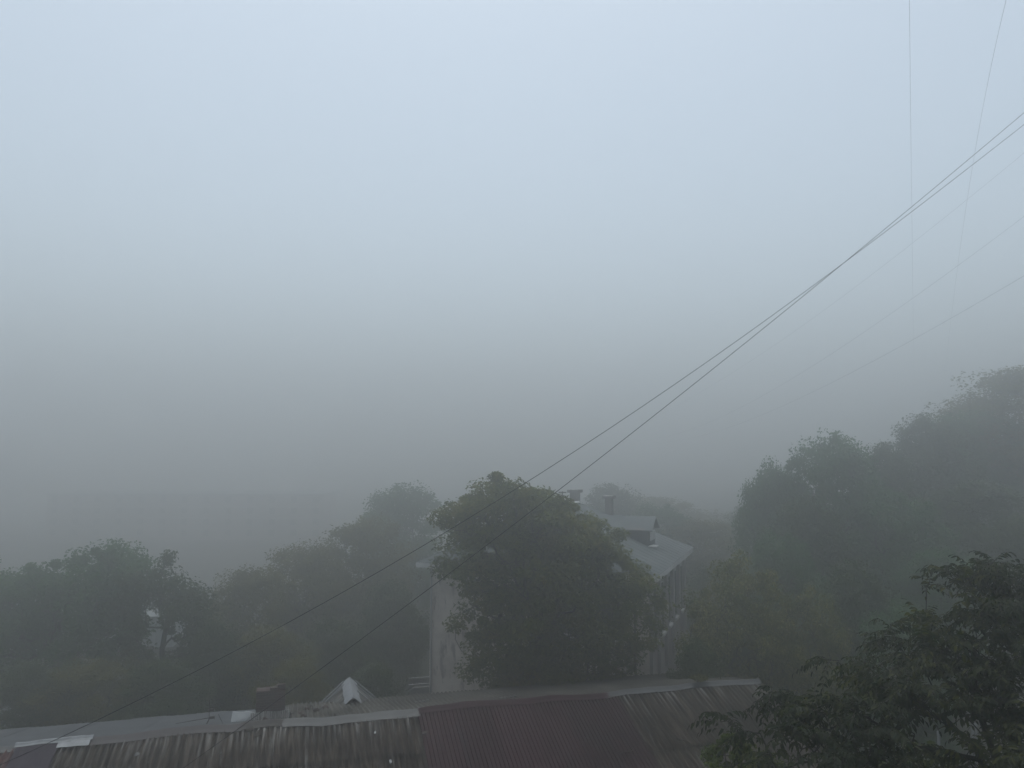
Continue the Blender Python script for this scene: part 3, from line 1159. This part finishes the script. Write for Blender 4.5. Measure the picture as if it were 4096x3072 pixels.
# clump of weeds on the ridge at the right
p, _ = on_roof(2790, 2750, .06)
RNG = np.random.default_rng(5)
lum = [(p[0] - .12, p[1], p[2] + .12, .2, .16, .13), (p[0] + .08, p[1], p[2] + .22, .26, .2, .13), (p[0], p[1] - .1, p[2] + .02, .18, .16, .12), (p[0] + .2, p[1], p[2] + .2, .15, .15, .1)]
make_tree('ridge_weed', 'small dark leafy weed growing on the pale ridge strip near the right end', p, lum, 40, 700, .07, L_WARM, cat='plant', clump=.09, r_tip=.004, rmax=.02, top=(p[0], p[1], p[2] + .1))

# ------------------------------------------------------------------ the plastered house behind the chestnut
HY = -math.radians(21.2)
fx, fy = math.cos(HY), math.sin(HY)          # local x (right along the front)
bx, by = -fy, fx                              # local y (back)
cor = P(2632, 2306, 34.5)                      # near right eave corner
EZ = cor[2]
lc = P(1664, 2234, 38.9)
Wd = math.hypot(cor[0] - lc[0], cor[1] - lc[1])
Dp = 11.0
hc = (cor[0] - fx * Wd / 2 + bx * Dp / 2, cor[1] - fy * Wd / 2 + by * Dp / 2)
hg = min(gh(hc[0] - 5, hc[1]), gh(hc[0], hc[1]))
house = empty('plastered_house', (hc[0], hc[1], 0), HY)
tag(house, 'two-storey plastered house with blue-grey tin hip roof behind the big central tree', 'house')
W, D = Wd / 2, Dp / 2
ov = .55
RR = 2.53
rl = 2.7


def hw_(x, y, z):
    return np.array([hc[0] + fx * x + bx * y, hc[1] + fy * x + by * y, z])


mb = MB()
mb.box(-W + ov, W - ov, -D + ov, -D + ov + .35, -2.0, EZ - .12)
mb.build('front_wall', M['plaster'], house)
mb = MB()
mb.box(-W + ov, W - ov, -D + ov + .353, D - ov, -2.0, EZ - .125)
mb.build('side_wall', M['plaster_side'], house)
# roof with standing seams
n0, n1 = (0, -rl, EZ + RR), (0, rl, EZ + RR)
c_ = [(-W, -D, EZ), (W, -D, EZ), (W, D, EZ), (-W, D, EZ)]
roof = MB()
roof.add([c_[0], c_[1], c_[2], c_[3], n0, n1], [(0, 1, 4), (1, 2, 5, 4), (2, 3, 5), (3, 0, 4, 5), (3, 2, 1, 0)])


def seam(a, b_, r=.007):
    a = np.array(a, float)
    b_ = np.array(b_, float)
    roof.tube([a + (0, 0, .015), b_ + (0, 0, .015)], r, 4)


for k in range(1, 16):
    y = -D + Dp * k / 16
    for sx in (-1, 1):
        if abs(y) <= rl:
            t_ = 0
        else:
            t_ = (abs(y) - rl) / (D - rl)
        seam((sx * W, y, EZ), (sx * W * t_, y, EZ + RR * (1 - t_)))
for k in range(1, 16):
    x = -W + 2 * W * k / 16
    t_ = abs(x) / W
    for sy in (-1, 1):
        seam((x, sy * D, EZ), (x, sy * (rl + (D - rl) * t_), EZ + RR * (1 - t_)))
for a in (n0,):
    seam(c_[0], n0)
    seam(c_[1], n0)
seam(c_[2], n1)
seam(c_[3], n1)
seam(n0, n1)
ro = roof.build('roof', M['tinroof'], house)
mb = MB()
mb.box(-W + .02, W - .02, -D + .02, -D + .1, EZ - .24, EZ - .003)
mb.box(-W + .02, -W + .1, -D + .103, D - .103, EZ - .24, EZ - .003)
mb.box(W - .1, W - .02, -D + .103, D - .103, EZ - .24, EZ - .003)
mb.box(-W + .103, W - .103, -D + .103, -D + ov - .003, EZ - .12, EZ - .03)
mb.build('cornice', M['cornice'], house)


def slope_x(x):
    return EZ + RR * (1 - abs(x) / W)


# dormer on the right slope, facing right: we look at its cheek
def hit_right(px, py):
    d = ray(px, py)
    best = None
    for t in np.arange(28, 56, .02):
        q = CAM + d * t / d[1]
        lx = (q[0] - hc[0]) * fx + (q[1] - hc[1]) * fy
        if q[2] <= slope_x(lx) and lx > 0:
            ly = (q[0] - hc[0]) * bx + (q[1] - hc[1]) * by
            return lx, ly
    return 3.0, -1.0


dx, dy = hit_right(2596, 2186)
dz = slope_x(dx) + .8
xin = W * (1 - (dz - EZ) / RR)
wdm = 1.65
mb = MB()
mb.prism([(dx, dy, slope_x(dx) - .05), (dx, dy, dz), (xin, dy, dz)], (0, wdm, 0))
dm = mb.build('dormer', M['dormerdark'], ro)
mb = MB()
rise = .6
for (y0, y1, z0, z1) in ((dy - .18, dy + wdm / 2, dz - .03, dz + rise), (dy + wdm / 2, dy + wdm + .18, dz + rise, dz - .03)):
    xi0 = W * (1 - (z0 - EZ) / RR)
    xi1 = W * (1 - (z1 - EZ) / RR)
    mb.prism([(dx + .22, y0, z0), (dx + .22, y1, z1), (xi1 - .1, y1, z1), (xi0 - .1, y0, z0)], (0, 0, .05))
mb.build('dormer_roof', M['tinroof'], ro)
mb = MB().box(dx + .003, dx + .05, dy + .25, dy + wdm - .25, dz - .55, dz - .08)
mb.build('dormer_window', M['frame'], ro)
mb = MB().box(dx - .02, dx + .4, dy - .12, dy + .5, slope_x(dx) - .02, slope_x(dx) + .03)
mb.build('dormer_step', M['cornice'], ro)


def roofz(x, y):
    tx = 1 - abs(x) / W
    ty = 1.0 if abs(y) <= rl else 1 - (abs(y) - rl) / (D - rl)
    return EZ + RR * min(tx, ty)


for (px, py, w, tall) in ((2300, 2012, .24, 1.0), (2437, 2042, .2, 1.05)):
    d = ray(px, py)
    t = 44.7 if px < 2400 else 45.1
    q = P(px, py, t)
    lx = (q[0] - hc[0]) * fx + (q[1] - hc[1]) * fy
    ly = (q[0] - hc[0]) * bx + (q[1] - hc[1]) * by
    rz_ = roofz(lx, ly)
    zt = P(px, py - (42 if px < 2400 else 48), t)[2]
    mb = MB().box(lx - w, lx + w, ly - w, ly + w, rz_ - .3, zt)
    c1 = mb.build('chimney', M['stackfogged'], ro)
    MB().box(lx - w - .12, lx + w + .12, ly - w - .12, ly + w + .12, zt + .001, zt + .16).build('chimney_cap', M['stackfogged'], ro)
# light ridge flashing
MB().box(-.14, .14, .6, rl + .1, EZ + RR + .02, EZ + RR + .09).build('ridge_flashing', M['cornice'], ro)
# right side wall: pilasters and tall windows
xs = W - ov
for k in range(6):
    y = -D + ov + .05 + k * (Dp - 2 * ov - .5) / 5
    MB().box(xs + .003, xs + .16, y, y + .42, 2.0 if k else -.3, EZ - .28).build('pilaster', M['pilaster'], house)
for k in range(5):
    y = -D + ov + .05 + .42 + k * (Dp - 2 * ov - .5) / 5 + .3
    f = MB().box(xs + .003, xs + .06, y, y + .72, 3.8, 6.2).build('window', M['frame'], house)
    MB().box(xs + .062, xs + .075, y + .07, y + .65, 3.88, 6.12).build('pane', M['glass'], f)
    MB().box(xs + .062, xs + .2, y - .06, y + .78, 3.66, 3.797).build('sill', M['cornice'], f)
f = MB().box(xs + .003, xs + .05, -D + ov + 1.6, -D + ov + 2.2, .7, 2.0).build('window', M['frame'], house)
MB().box(xs + .052, xs + .065, -D + ov + 1.67, -D + ov + 2.13, .77, 1.93).build('pane', M['glass'], f)
# front windows behind the crown
for k, x in enumerate((-.9, 1.5, 3.6)):
    for z in (.9, 4.0):
        f = MB().box(x - .55, x + .55, -D + ov - .05, -D + ov - .003, z, z + 1.6).build('window', M['frame'], house)
        MB().box(x - .47, x + .47, -D + ov - .066, -D + ov - .052, z + .08, z + 1.52).build('pane', M['glass'], f)
        MB().box(x - .62, x + .62, -D + ov - .16, -D + ov - .068, z - .12, z - .003).build('sill', M['cornice'], f)
# downpipes
MB().tube([(-W + ov + .12, -D + ov - .1, EZ - .3), (-W + ov + .12, -D + ov - .08, 0)], .045).build('downpipe', M['post'], house)
MB().tube([(W - ov - .6, -D + ov - .1, EZ - .3), (W - ov - .6, -D + ov - .08, 0)], .05).build('downpipe', M['rustmetal'], house)
# roof aerial
q = P(2250, 2002, 42.8)
lx = (q[0] - hc[0]) * fx + (q[1] - hc[1]) * fy
ly = (q[0] - hc[0]) * bx + (q[1] - hc[1]) * by
q[2] = roofz(lx, ly)
ae = empty('roof_aerial', q, HY)
tag(ae, 'small faint aerial with short crossbars on the ridge of the plastered house', 'antenna')
zt = P(2250, 1966, 42.8)[2] - q[2]
MB().tube([(0, 0, -.05), (0, 0, zt)], .03).build('mast', M['rustmetal'], ae)
for k in range(2):
    MB().tube([(-.22, 0, zt - .05 - .2 * k), (.22, 0, zt - .05 - .2 * k)], .03).build('crossbar', M['rustmetal'], ae)

# ------------------------------------------------------------------ parked car beside the house corner
cq = P(1600, 2800, 41.0)
car = empty('parked_car', (cq[0] + 1.35, 41.6, gh(cq[0], 41.6)), math.radians(8))
tag(car, 'dark parked car half hidden behind the left corner of the plastered house', 'car')
prof = [(-2.1, .35), (-2.12, .8), (-1.95, .95), (-1.35, 1.02), (-.75, 1.45), (.75, 1.48), (1.55, 1.02), (2.0, .95), (2.1, .7), (2.08, .35)]
mb = MB()
n = len(prof)
vs, fs = [], []
for (w, sy) in ((.78, -1), (.86, -.96), (.86, .96), (.78, 1)):
    pass
ring = []
for yy in (-.86, -.8, .8, .86):
    for (x, z) in prof:
        inset = .14 if z > 1.1 else 0
        y = yy - math.copysign(inset, yy)
        zz = z if abs(yy) < .85 else (z * .97 + .01)
        vs.append((x * (1 if abs(yy) < .85 else .97), y, zz))
for i in range(3):
    for j in range(n):
        fs.append((i * n + j, i * n + (j + 1) % n, (i + 1) * n + (j + 1) % n, (i + 1) * n + j))
fs.append(tuple(range(n))[::-1])
fs.append(tuple(range(3 * n, 4 * n)))
mb.add(vs, fs)
body = mb.build('body', M['carpaint'], car, bevel=.02)
MB().prism([(-1.32, -.62, 1.055), (-1.32, .62, 1.055), (-.8, .58, 1.43), (-.8, -.58, 1.43)], (-.02, 0, .03)).build('windscreen', M['glass'], car)
MB().prism([(1.53, -.62, 1.06), (1.53, .62, 1.06), (.82, .58, 1.47), (.82, -.58, 1.47)], (.02, 0, .03)).build('rear_window', M['glass'], car)
for sy in (-1, 1):
    MB().prism([(-1.05, sy * .735, 1.06), (1.2, sy * .735, 1.06), (.72, sy * .735, 1.38), (-.72, sy * .735, 1.36)], (0, sy * .012, 0)).build('side_window', M['glass'], car)
    MB().tube([(-1.0, sy * .58, 1.53), (0, sy * .58, 1.57), (1.0, sy * .58, 1.54)], .02).build('roof_rail', M['plate'], car)
    for x in (-1.3, 1.3):
        w = MB().tube([(x, sy * .72, .32), (x, sy * .88, .32)], .32, 18).build('wheel', M['rubber'], car)
        MB().tube([(x, sy * .881, .32), (x, sy * .9, .32)], .2, 14).build('rim', M['post'], w)
    MB().box(-2.14, -2.06, sy * .5 - .2, sy * .5 + .2, .62, .78).build('headlight', M['plate'], car)
    MB().box(2.05, 2.13, sy * .6 - .15, sy * .6 + .15, .68, .85).build('tail_light', M['rustred'], car)
MB().box(-2.2, -2.1, -.8, .8, .4, .55).build('bumper', M['post'], car)

# ------------------------------------------------------------------ pale house with siding behind the left trees
pq = P(690, 2600, 55)
pl = empty('siding_house', (pq[0], 55, gh(pq[0], 55) - .4), math.radians(6))
tag(pl, 'pale low house with vertical siding, seen in scraps through the left trees', 'house')
mb = MB().box(-12.6, 0, 0, 7, 0, 2.5)
mb.build('wall', M['siding'], pl)
mb = MB()
for k in range(50):
    x = -12.5 + k * .25
    mb.box(x, x + .05, -.03, -.003, .05, 2.4)
mb.build('batten', M['siding'], pl)
mb = MB().prism([(-13.1, -.5, 2.52), (-13.1, 7.5, 2.52), (-13.1, 3.5, 3.9)], (13.5, 0, 0))
mb.build('roof', M['paleroof'], pl)
for x in (-10.5, -7.2, -3.8):
    f = MB().box(x, x + 1.2, -.06, -.033, 1.0, 2.1).build('window', M['frame'], pl)
    MB().box(x + .1, x + 1.1, -.08, -.062, 1.1, 2.0).build('pane', M['glass'], f)
# small low shed in the left corner beyond the roof
sq = P(40, 2860, 34)
sh = empty('low_shed', (sq[0], 34.4, gh(sq[0], 34)), math.radians(10))
tag(sh, 'low shed with a flat pale roof past the left end of the long roof', 'shed')
sz = sq[2]
MB().box(-3.0, 1.1, -1.2, 1.2, -.1, sz - .1).build('wall', M['shedwall'], sh)
MB().prism([(-3.2, -1.4, sz - .09), (1.3, -1.4, sz - .09), (1.3, 1.4, sz + .1), (-3.2, 1.4, sz + .1)], (0, 0, .06)).build('roof', M['paleroof'], sh)

# ------------------------------------------------------------------ far apartment block in the fog
YB = 165.0
bl = P(185, 1984, YB)
br_ = P(1300, 1990, YB)
ab = empty('apartment_block', ((bl[0] + br_[0]) / 2, YB + 6, 0), math.radians(-1))
tag(ab, 'long pinkish apartment block, a faint flat-topped outline in the fog at left', 'building')
hwid = (br_[0] - bl[0]) / 2
g0 = -6.4
ztop = bl[2]
MB().box(-hwid, hwid, -6, 6, g0, ztop).build('wall', M['block'], ab)
MB().box(-hwid - .3, hwid + .3, -6.3, 6.3, ztop + .001, ztop + .45).build('roof', M['paleroof'], ab)
fl = (ztop - g0) / 4
for k in range(1, 4):
    MB().box(-hwid + .02, hwid - .02, -6.12, -6.003, g0 + fl * k - .12, g0 + fl * k + .12).build('floor_band', M['blockband'], ab)
for k in range(4):
    for j in range(13):
        x = -hwid + 1.6 + j * (2 * hwid - 3.2) / 12
        f = MB().box(x - .75, x + .75, -6.08, -6.003, g0 + fl * k + .8, g0 + fl * k + 2.3).build('window', M['frame'], ab)
        MB().box(x - .65, x + .65, -6.1, -6.082, g0 + fl * k + .9, g0 + fl * k + 2.2).build('pane', M['glass'], f)

# ------------------------------------------------------------------ near tree with compound leaves, right
RNG = np.random.default_rng(31)


def compound_tree():
    rows = [(3815, 2285, 55, 11.2), (3765, 2345, 45, 11.0), (3900, 2300, 90, 11.3), (4000, 2330, 110, 11.0), (4080, 2330, 120, 11.4), (3930, 2420, 110, 10.8), (4050, 2480, 150, 10.8),
            (3720, 2480, 60, 11.2), (3800, 2530, 90, 10.6), (3920, 2580, 140, 10.4), (4070, 2640, 150, 10.2), (3560, 2555, 70, 11.3), (3640, 2620, 95, 10.7), (3760, 2680, 130, 10.3),
            (3900, 2730, 140, 10.2), (3360, 2660, 60, 11.0), (3450, 2700, 90, 10.6), (3540, 2720, 110, 10.2), (3640, 2770, 120, 10.0), (4060, 2820, 150, 9.9), (3780, 2820, 110, 9.9),
            (3090, 2790, 45, 10.6), (3120, 2840, 65, 10.4), (3200, 2860, 70, 10.2), (3300, 2830, 70, 10.1), (3420, 2860, 100, 9.9), (3540, 2880, 120, 9.7), (2920, 2905, 55, 10.3),
            (2890, 2890, 28, 10.3), (2960, 2930, 40, 10.2), (3060, 2990, 60, 9.8), (3150, 2960, 70, 9.8), (3260, 2980, 90, 9.6), (3400, 3000, 120, 9.5), (3560, 3020, 110, 9.4),
            (3660, 2960, 70, 9.7), (3980, 2920, 90, 9.7), (4080, 2980, 120, 9.5), (3900, 3060, 80, 9.3), (4020, 3060, 110, 9.2), (3300, 3090, 120, 9.3), (3120, 3080, 90, 9.4),
            (3520, 3130, 150, 9.1), (3760, 3180, 120, 9.0), (4180, 2700, 150, 10.2), (4220, 2450, 140, 10.8), (4250, 2950, 150, 9.6), (4150, 3150, 170, 9.0)]
    lum = []
    for r in rows:
        p = P(r[0], r[1], r[3])
        R = r[2] * r[3] / F
        lum.append((*p, R, R * 2.0, R * .85))
    bp = P(3990, 3400, 9.9)
    base = np.array([bp[0], 9.9, gh(bp[0], 9.9)])
    lum = np.array(lum)
    lum[:, :3] -= base
    root = empty('compound_leaf_tree', base)
    tag(root, 'dark near tree with drooping compound leaves filling the lower right corner', 'tree')
    pts, _ = sample_lumps(lum, 860, .1)
    top = np.array([-.15, .1, P(3990, 3300, 9.9)[2]])
    A, par = skeleton((0, 0, -.15), top, pts)
    me, kids = limb_mesh('trunk', A, par, .0045, .52, .16, M['barkdark'], k=6)
    link('trunk', me, root)
    tips = np.where(kids == 0)[0]
    V, Fc = [], []
    RV, RF = [], []
    o = 0
    ro_ = 0
    for ti in tips:
        tip = A[ti]
        dirb = tip - A[par[ti]]
        dirb /= np.linalg.norm(dirb) + 1e-6
        if RNG.uniform() < .06:
            continue
        nl = RNG.integers(5, 10)
        for q in range(nl):
            a = RNG.uniform(0, 2 * PI)
            h = np.array([math.cos(a), math.sin(a), RNG.uniform(-.1, .5)]) + dirb * .8
            h /= np.linalg.norm(h)
            start = tip - dirb * RNG.uniform(0, .22)
            Lr = RNG.uniform(.26, .46)
            npair = RNG.integers(4, 8)
            side = np.cross(h, (0, 0, 1.0))
            side /= np.linalg.norm(side) + 1e-6
            sagk = RNG.uniform(.25, .75)
            ll = RNG.uniform(.08, .128)
            rp = []
            for k in range(npair + 1):
                t = (k + .6) / (npair + .6)
                pos = start + h * Lr * t - np.array([0, 0, 1]) * Lr * sagk * t * t
                rp.append(pos)
                tang = h - np.array([0, 0, 1]) * 2 * sagk * t
                tang /= np.linalg.norm(tang)
                for sd in ((-1, 1) if k < npair else (0,)):
                    dl = tang * (.55 if sd else 1.0) + side * sd * .85 - np.array([0, 0, 1]) * RNG.uniform(.15, .75)
                    dl += RNG.normal(size=3) * .12
                    dl /= np.linalg.norm(dl)
                    nr = np.cross(dl, side if sd == 0 else tang)
                    if nr[2] < 0:
                        nr = -nr
                    nr /= np.linalg.norm(nr) + 1e-6
                    wv = np.cross(dl, nr)
                    s = ll * RNG.uniform(.8, 1.15) * (1.0 if k else .8)
                    w = s * .18
                    fold = nr * w * .35
                    p0 = pos
                    V += [p0, p0 + dl * s * .35 + wv * w + fold, p0 + dl * s * .72 + wv * w * .75 + fold * .7 - nr * s * .05, p0 + dl * s - nr * s * .13,
                          p0 + dl * s * .72 - wv * w * .75 + fold * .7 - nr * s * .05, p0 + dl * s * .35 - wv * w + fold, p0 + dl * s * .5 - nr * s * .02]
                    Fc += [(o, o + 1, o + 6), (o + 1, o + 2, o + 6), (o + 2, o + 3, o + 6), (o + 3, o + 4, o + 6), (o + 4, o + 5, o + 6), (o + 5, o, o + 6)]
                    o += 7
            # leaf stalk as a thin three sided strip
            full = [start] + rp
            for k in range(len(full) - 1):
                a_, b_ = full[k], full[k + 1]
                RV += [a_ + side * .003, a_ - side * .003, b_ - side * .002, b_ + side * .002]
                RF.append((ro_, ro_ + 1, ro_ + 2, ro_ + 3))
                ro_ += 4
    link('crown', mesh_np('crown', np.array(V), [np.array(Fc)], L_NEAR), root)
    link('leaf_stalks', mesh_np('leaf_stalks', np.array(RV), [np.array(RF)], M['bark']), root)


compound_tree()

# bright shrub under the near tree
rows = [(2930, 3000, 60), (2890, 3050, 70), (2990, 3060, 70), (2960, 2970, 40), (3060, 3100, 80), (2880, 3110, 70)]
lum = px_lumps(rows, 12.2, dep=1.2, jit=.3)
b = P(2960, 3150, 12.2)
RNG = np.random.default_rng(77)
make_tree('yellow_green_shrub', 'yellow-green feathery shrub in front of the right part of the roof at the bottom edge', (b[0], 12.2, gh(b[0], 12.2)), lum, 160, 5200, .06, L_SHRUB, cat='shrub',
          clump=.11, r_tip=.004, rmax=.05)
rows = [(3700, 3050, 90), (3600, 3080, 80), (3780, 3110, 70)]
lum = px_lumps(rows, 15, dep=1.2, jit=.4)
b = P(3700, 3150, 15)
make_tree('yellow_green_shrub', 'bright green shrub low behind the near tree, beside the grey post', (b[0], 15, gh(b[0], 15)), lum, 90, 2600, .08, L_SHRUB, cat='shrub',
          clump=.14, r_tip=.004, rmax=.05)

# grey posts in the yard seen through the near tree
for (px, py0, py1, Y, lab) in ((3758, 2930, 3032, 26, 'pale grey metal post in the dark yard, left of a close pair of posts'),
                               (3893, 2905, 2985, 26.5, 'thicker post of the close pair seen through the near tree'),
                               (3908, 2900, 2980, 27.2, 'thinner post of the close pair seen through the near tree')):
    a = P(px, py1, Y)
    t = P(px - 3, py0, Y)
    g = gh(a[0], Y)
    e = empty('metal_post', (a[0], Y, g))
    tag(e, lab, 'post', 'grey posts in the yard')
    MB().tube([(0, 0, -.1), (0, 0, max(1.2, t[2] - g))], .045 if 'thinner' not in lab else .03, 10).build('shaft', M['post'], e)
    MB().tube([(0, 0, max(1.2, t[2] - g)), (0, 0, max(1.2, t[2] - g) + .04)], .055, 10).build('post_cap', M['post'], e)


# ------------------------------------------------------------------ overhead cables
def cable(pts, r, label, group=None, ends=None):
    """pts (px, py[, Y]): points of a hanging cable. With ends=(Y0, Y1) the cable hangs in the vertical plane between the
    first and last point and sags as a parabola fitted to the points between."""
    if ends:
        a, b_ = P(*pts[0][:2], ends[0]), P(*pts[-1][:2], ends[1])
        e = b_[:2] - a[:2]
        T, Z = [], []
        for q in pts:
            d = ray(q[0], q[1])
            den = e[0] * d[1] - e[1] * d[0]
            t = -(a[0] * d[1] - a[1] * d[0]) / den
            T.append(t)
            Z.append(CAM[2] + d[2] * (a[1] + e[1] * t) / d[1])
        wts = np.array([1 / np.hypot(*(a[:2] + e * t)) for t in T])
        co = np.polyfit(T, Z, 3, w=wts)
        ts = np.concatenate([np.linspace(-.02, .3, 24), np.linspace(.32, 1, 24)])
        cu = [np.array([*(a[:2] + e * t), np.polyval(co, t)]) for t in ts]
    else:
        W3 = [P(*p) for p in pts]
        Yv = [1 / p[2] for p in pts]
        co = [np.polyfit(Yv, [p[k] for p in pts], 2) for k in (0, 1)]
        cu = [P(np.polyval(co[0], v), np.polyval(co[1], v), 1 / v) for v in np.linspace(Yv[0], Yv[-1], 50)]
    o = MB().tube(cu, r, 6).build('overhead_cable', M['cable'])
    tag(o, label, 'cable', group)


gc = 'dark twin cables from the upper right to the lower left'
cable([(4420, 172), (4096, 453), (3640, 838), (3330, 1096), (2600, 1658), (2200, 1985), (1700, 2372), (1300, 2672), (1000, 2885), (740, 3066), (400, 3300)],
      .0068, 'lower of the two dark cables over the chestnut, passing close to the brick chimney', gc, (20.0, 13.6))
cable([(4420, 240), (4096, 496), (3640, 860), (3330, 1095), (2700, 1528), (2050, 1945), (1500, 2300), (1000, 2600), (550, 2797), (330, 2905), (40, 3036), (-300, 3190)],
      .0068, 'upper of the two dark cables over the chestnut, ending at the far left roof', gc, (20.8, 13.0))
cable([(3634, -400, 9.5), (3640, 0, 13.0), (3643, 500, 18.5), (3646, 900, 27.0), (3650, 1100, 35.0), (3654, 1350, 56.0), (3657, 1560, 105), (3659, 1680, 190)], .0023, 'faint cable running straight up and down the sky at right')
cable([(4140, -420, 9.5), (4040, 0, 13.0), (3925, 500, 18.5), (3830, 960, 29.0), (3805, 1170, 39.0), (3790, 1350, 55.0), (3778, 1570, 108), (3772, 1680, 190)], .0023, 'faint slanting cable at the upper right, leaning left as it descends')
gf_ = 'faint power lines fading into the fog at right'
cable([(4300, 440, 24.0), (4096, 612, 26.0), (3650, 978, 32.0), (3330, 1210, 39.0), (2950, 1480, 55.0), (2500, 1740, 130.0)], .003, 'topmost of the three faint lines at the right edge', gf_, (24, 110))
cable([(4300, 710, 25.0), (4096, 868, 27.0), (3720, 1140, 33.0), (3300, 1435, 44.0), (2980, 1620, 60.0), (2500, 1760, 140.0)], .0034, 'middle one of the three faint lines at the right edge', gf_, (25, 115))
cable([(4300, 985, 25.0), (4096, 1095, 27.0), (3870, 1240, 31.0), (3650, 1362, 36.0), (3340, 1520, 46.0), (3050, 1660, 62.0), (2600, 1770, 150.0)], .004, 'lowest of the three faint lines, just above the hill crowns', gf_, (25, 120))

# ------------------------------------------------------------------ fog, light, world
HZTOP = 38
mb = MB().box(-445, 445, -445, 445, -8.5, HZTOP)
m = bpy.data.materials.new('fog')
nt, N, Lk = nodes_of(m)
out = N.new('ShaderNodeOutputMaterial')
pv = N.new('ShaderNodeVolumePrincipled')
FOG_D, FOG_C, FOG_G = .0178, (.897,.894,.884), .85
pv.inputs['Color'].default_value = (*FOG_C, 1)
pv.inputs['Density'].default_value = FOG_D
pv.inputs['Anisotropy'].default_value = FOG_G
Lk.new(pv.outputs[0], out.inputs['Volume'])
hz_o = mb.build('haze', m)
tag(hz_o, kind='stuff')
hz_o['label'] = 'pale grey-blue morning fog filling the whole valley'

w = bpy.data.worlds.new("World")
SC.world = w
w.use_nodes = True
nt = w.node_tree
nt.nodes.clear()
out = nt.nodes.new('ShaderNodeOutputWorld')
bg = nt.nodes.new('ShaderNodeBackground')
sky = nt.nodes.new('ShaderNodeTexSky')
sky.sky_type = 'NISHITA'
sky.sun_disc = False
SUN_EL, SUN_ROT = math.radians(80), math.radians(-8)
sky.sun_elevation = SUN_EL
sky.sun_rotation = SUN_ROT
sky.air_density = 1.0
sky.dust_density = 2.0
sky.ozone_density = 1.0
hs = nt.nodes.new('ShaderNodeHueSaturation')
hs.inputs['Saturation'].default_value = .54
nt.links.new(sky.outputs[0], hs.inputs['Color'])
tn = nt.nodes.new('ShaderNodeMix')      # flat overcast cast of the sky
tn.data_type = 'RGBA'
tn.blend_type = 'MULTIPLY'
tn.inputs[0].default_value = 1.0
tn.inputs[7].default_value = (.93, 1.0, .985, 1)
nt.links.new(hs.outputs[0], tn.inputs[6])
nt.links.new(tn.outputs[2], bg.inputs[0])
bg.inputs[1].default_value = .15
nt.links.new(bg.outputs[0], out.inputs[0])

sl = bpy.data.lights.new('sun', 'SUN')
sl.energy = 1.1
sl.angle = math.radians(80)
sl.color = (.97, .985, .96)
so = bpy.data.objects.new('sun', sl)
C.objects.link(so)
# direction the light comes from
az = SUN_ROT
dv = np.array([math.sin(az) * math.cos(SUN_EL), math.cos(az) * math.cos(SUN_EL), math.sin(SUN_EL)])
import mathutils
so.rotation_euler = mathutils.Vector(dv).to_track_quat('Z', 'Y').to_euler()

SC.view_settings.view_transform = 'Standard'
SC.view_settings.look = 'None'
SC.view_settings.exposure = .27
SC.view_settings.gamma = 1.0
cy = SC.cycles
cy.max_bounces = 10
cy.diffuse_bounces = 3
cy.glossy_bounces = 2
cy.transmission_bounces = 4
cy.volume_bounces = 5
cy.use_denoising = True
cy.caustics_reflective = False
cy.caustics_refractive = False
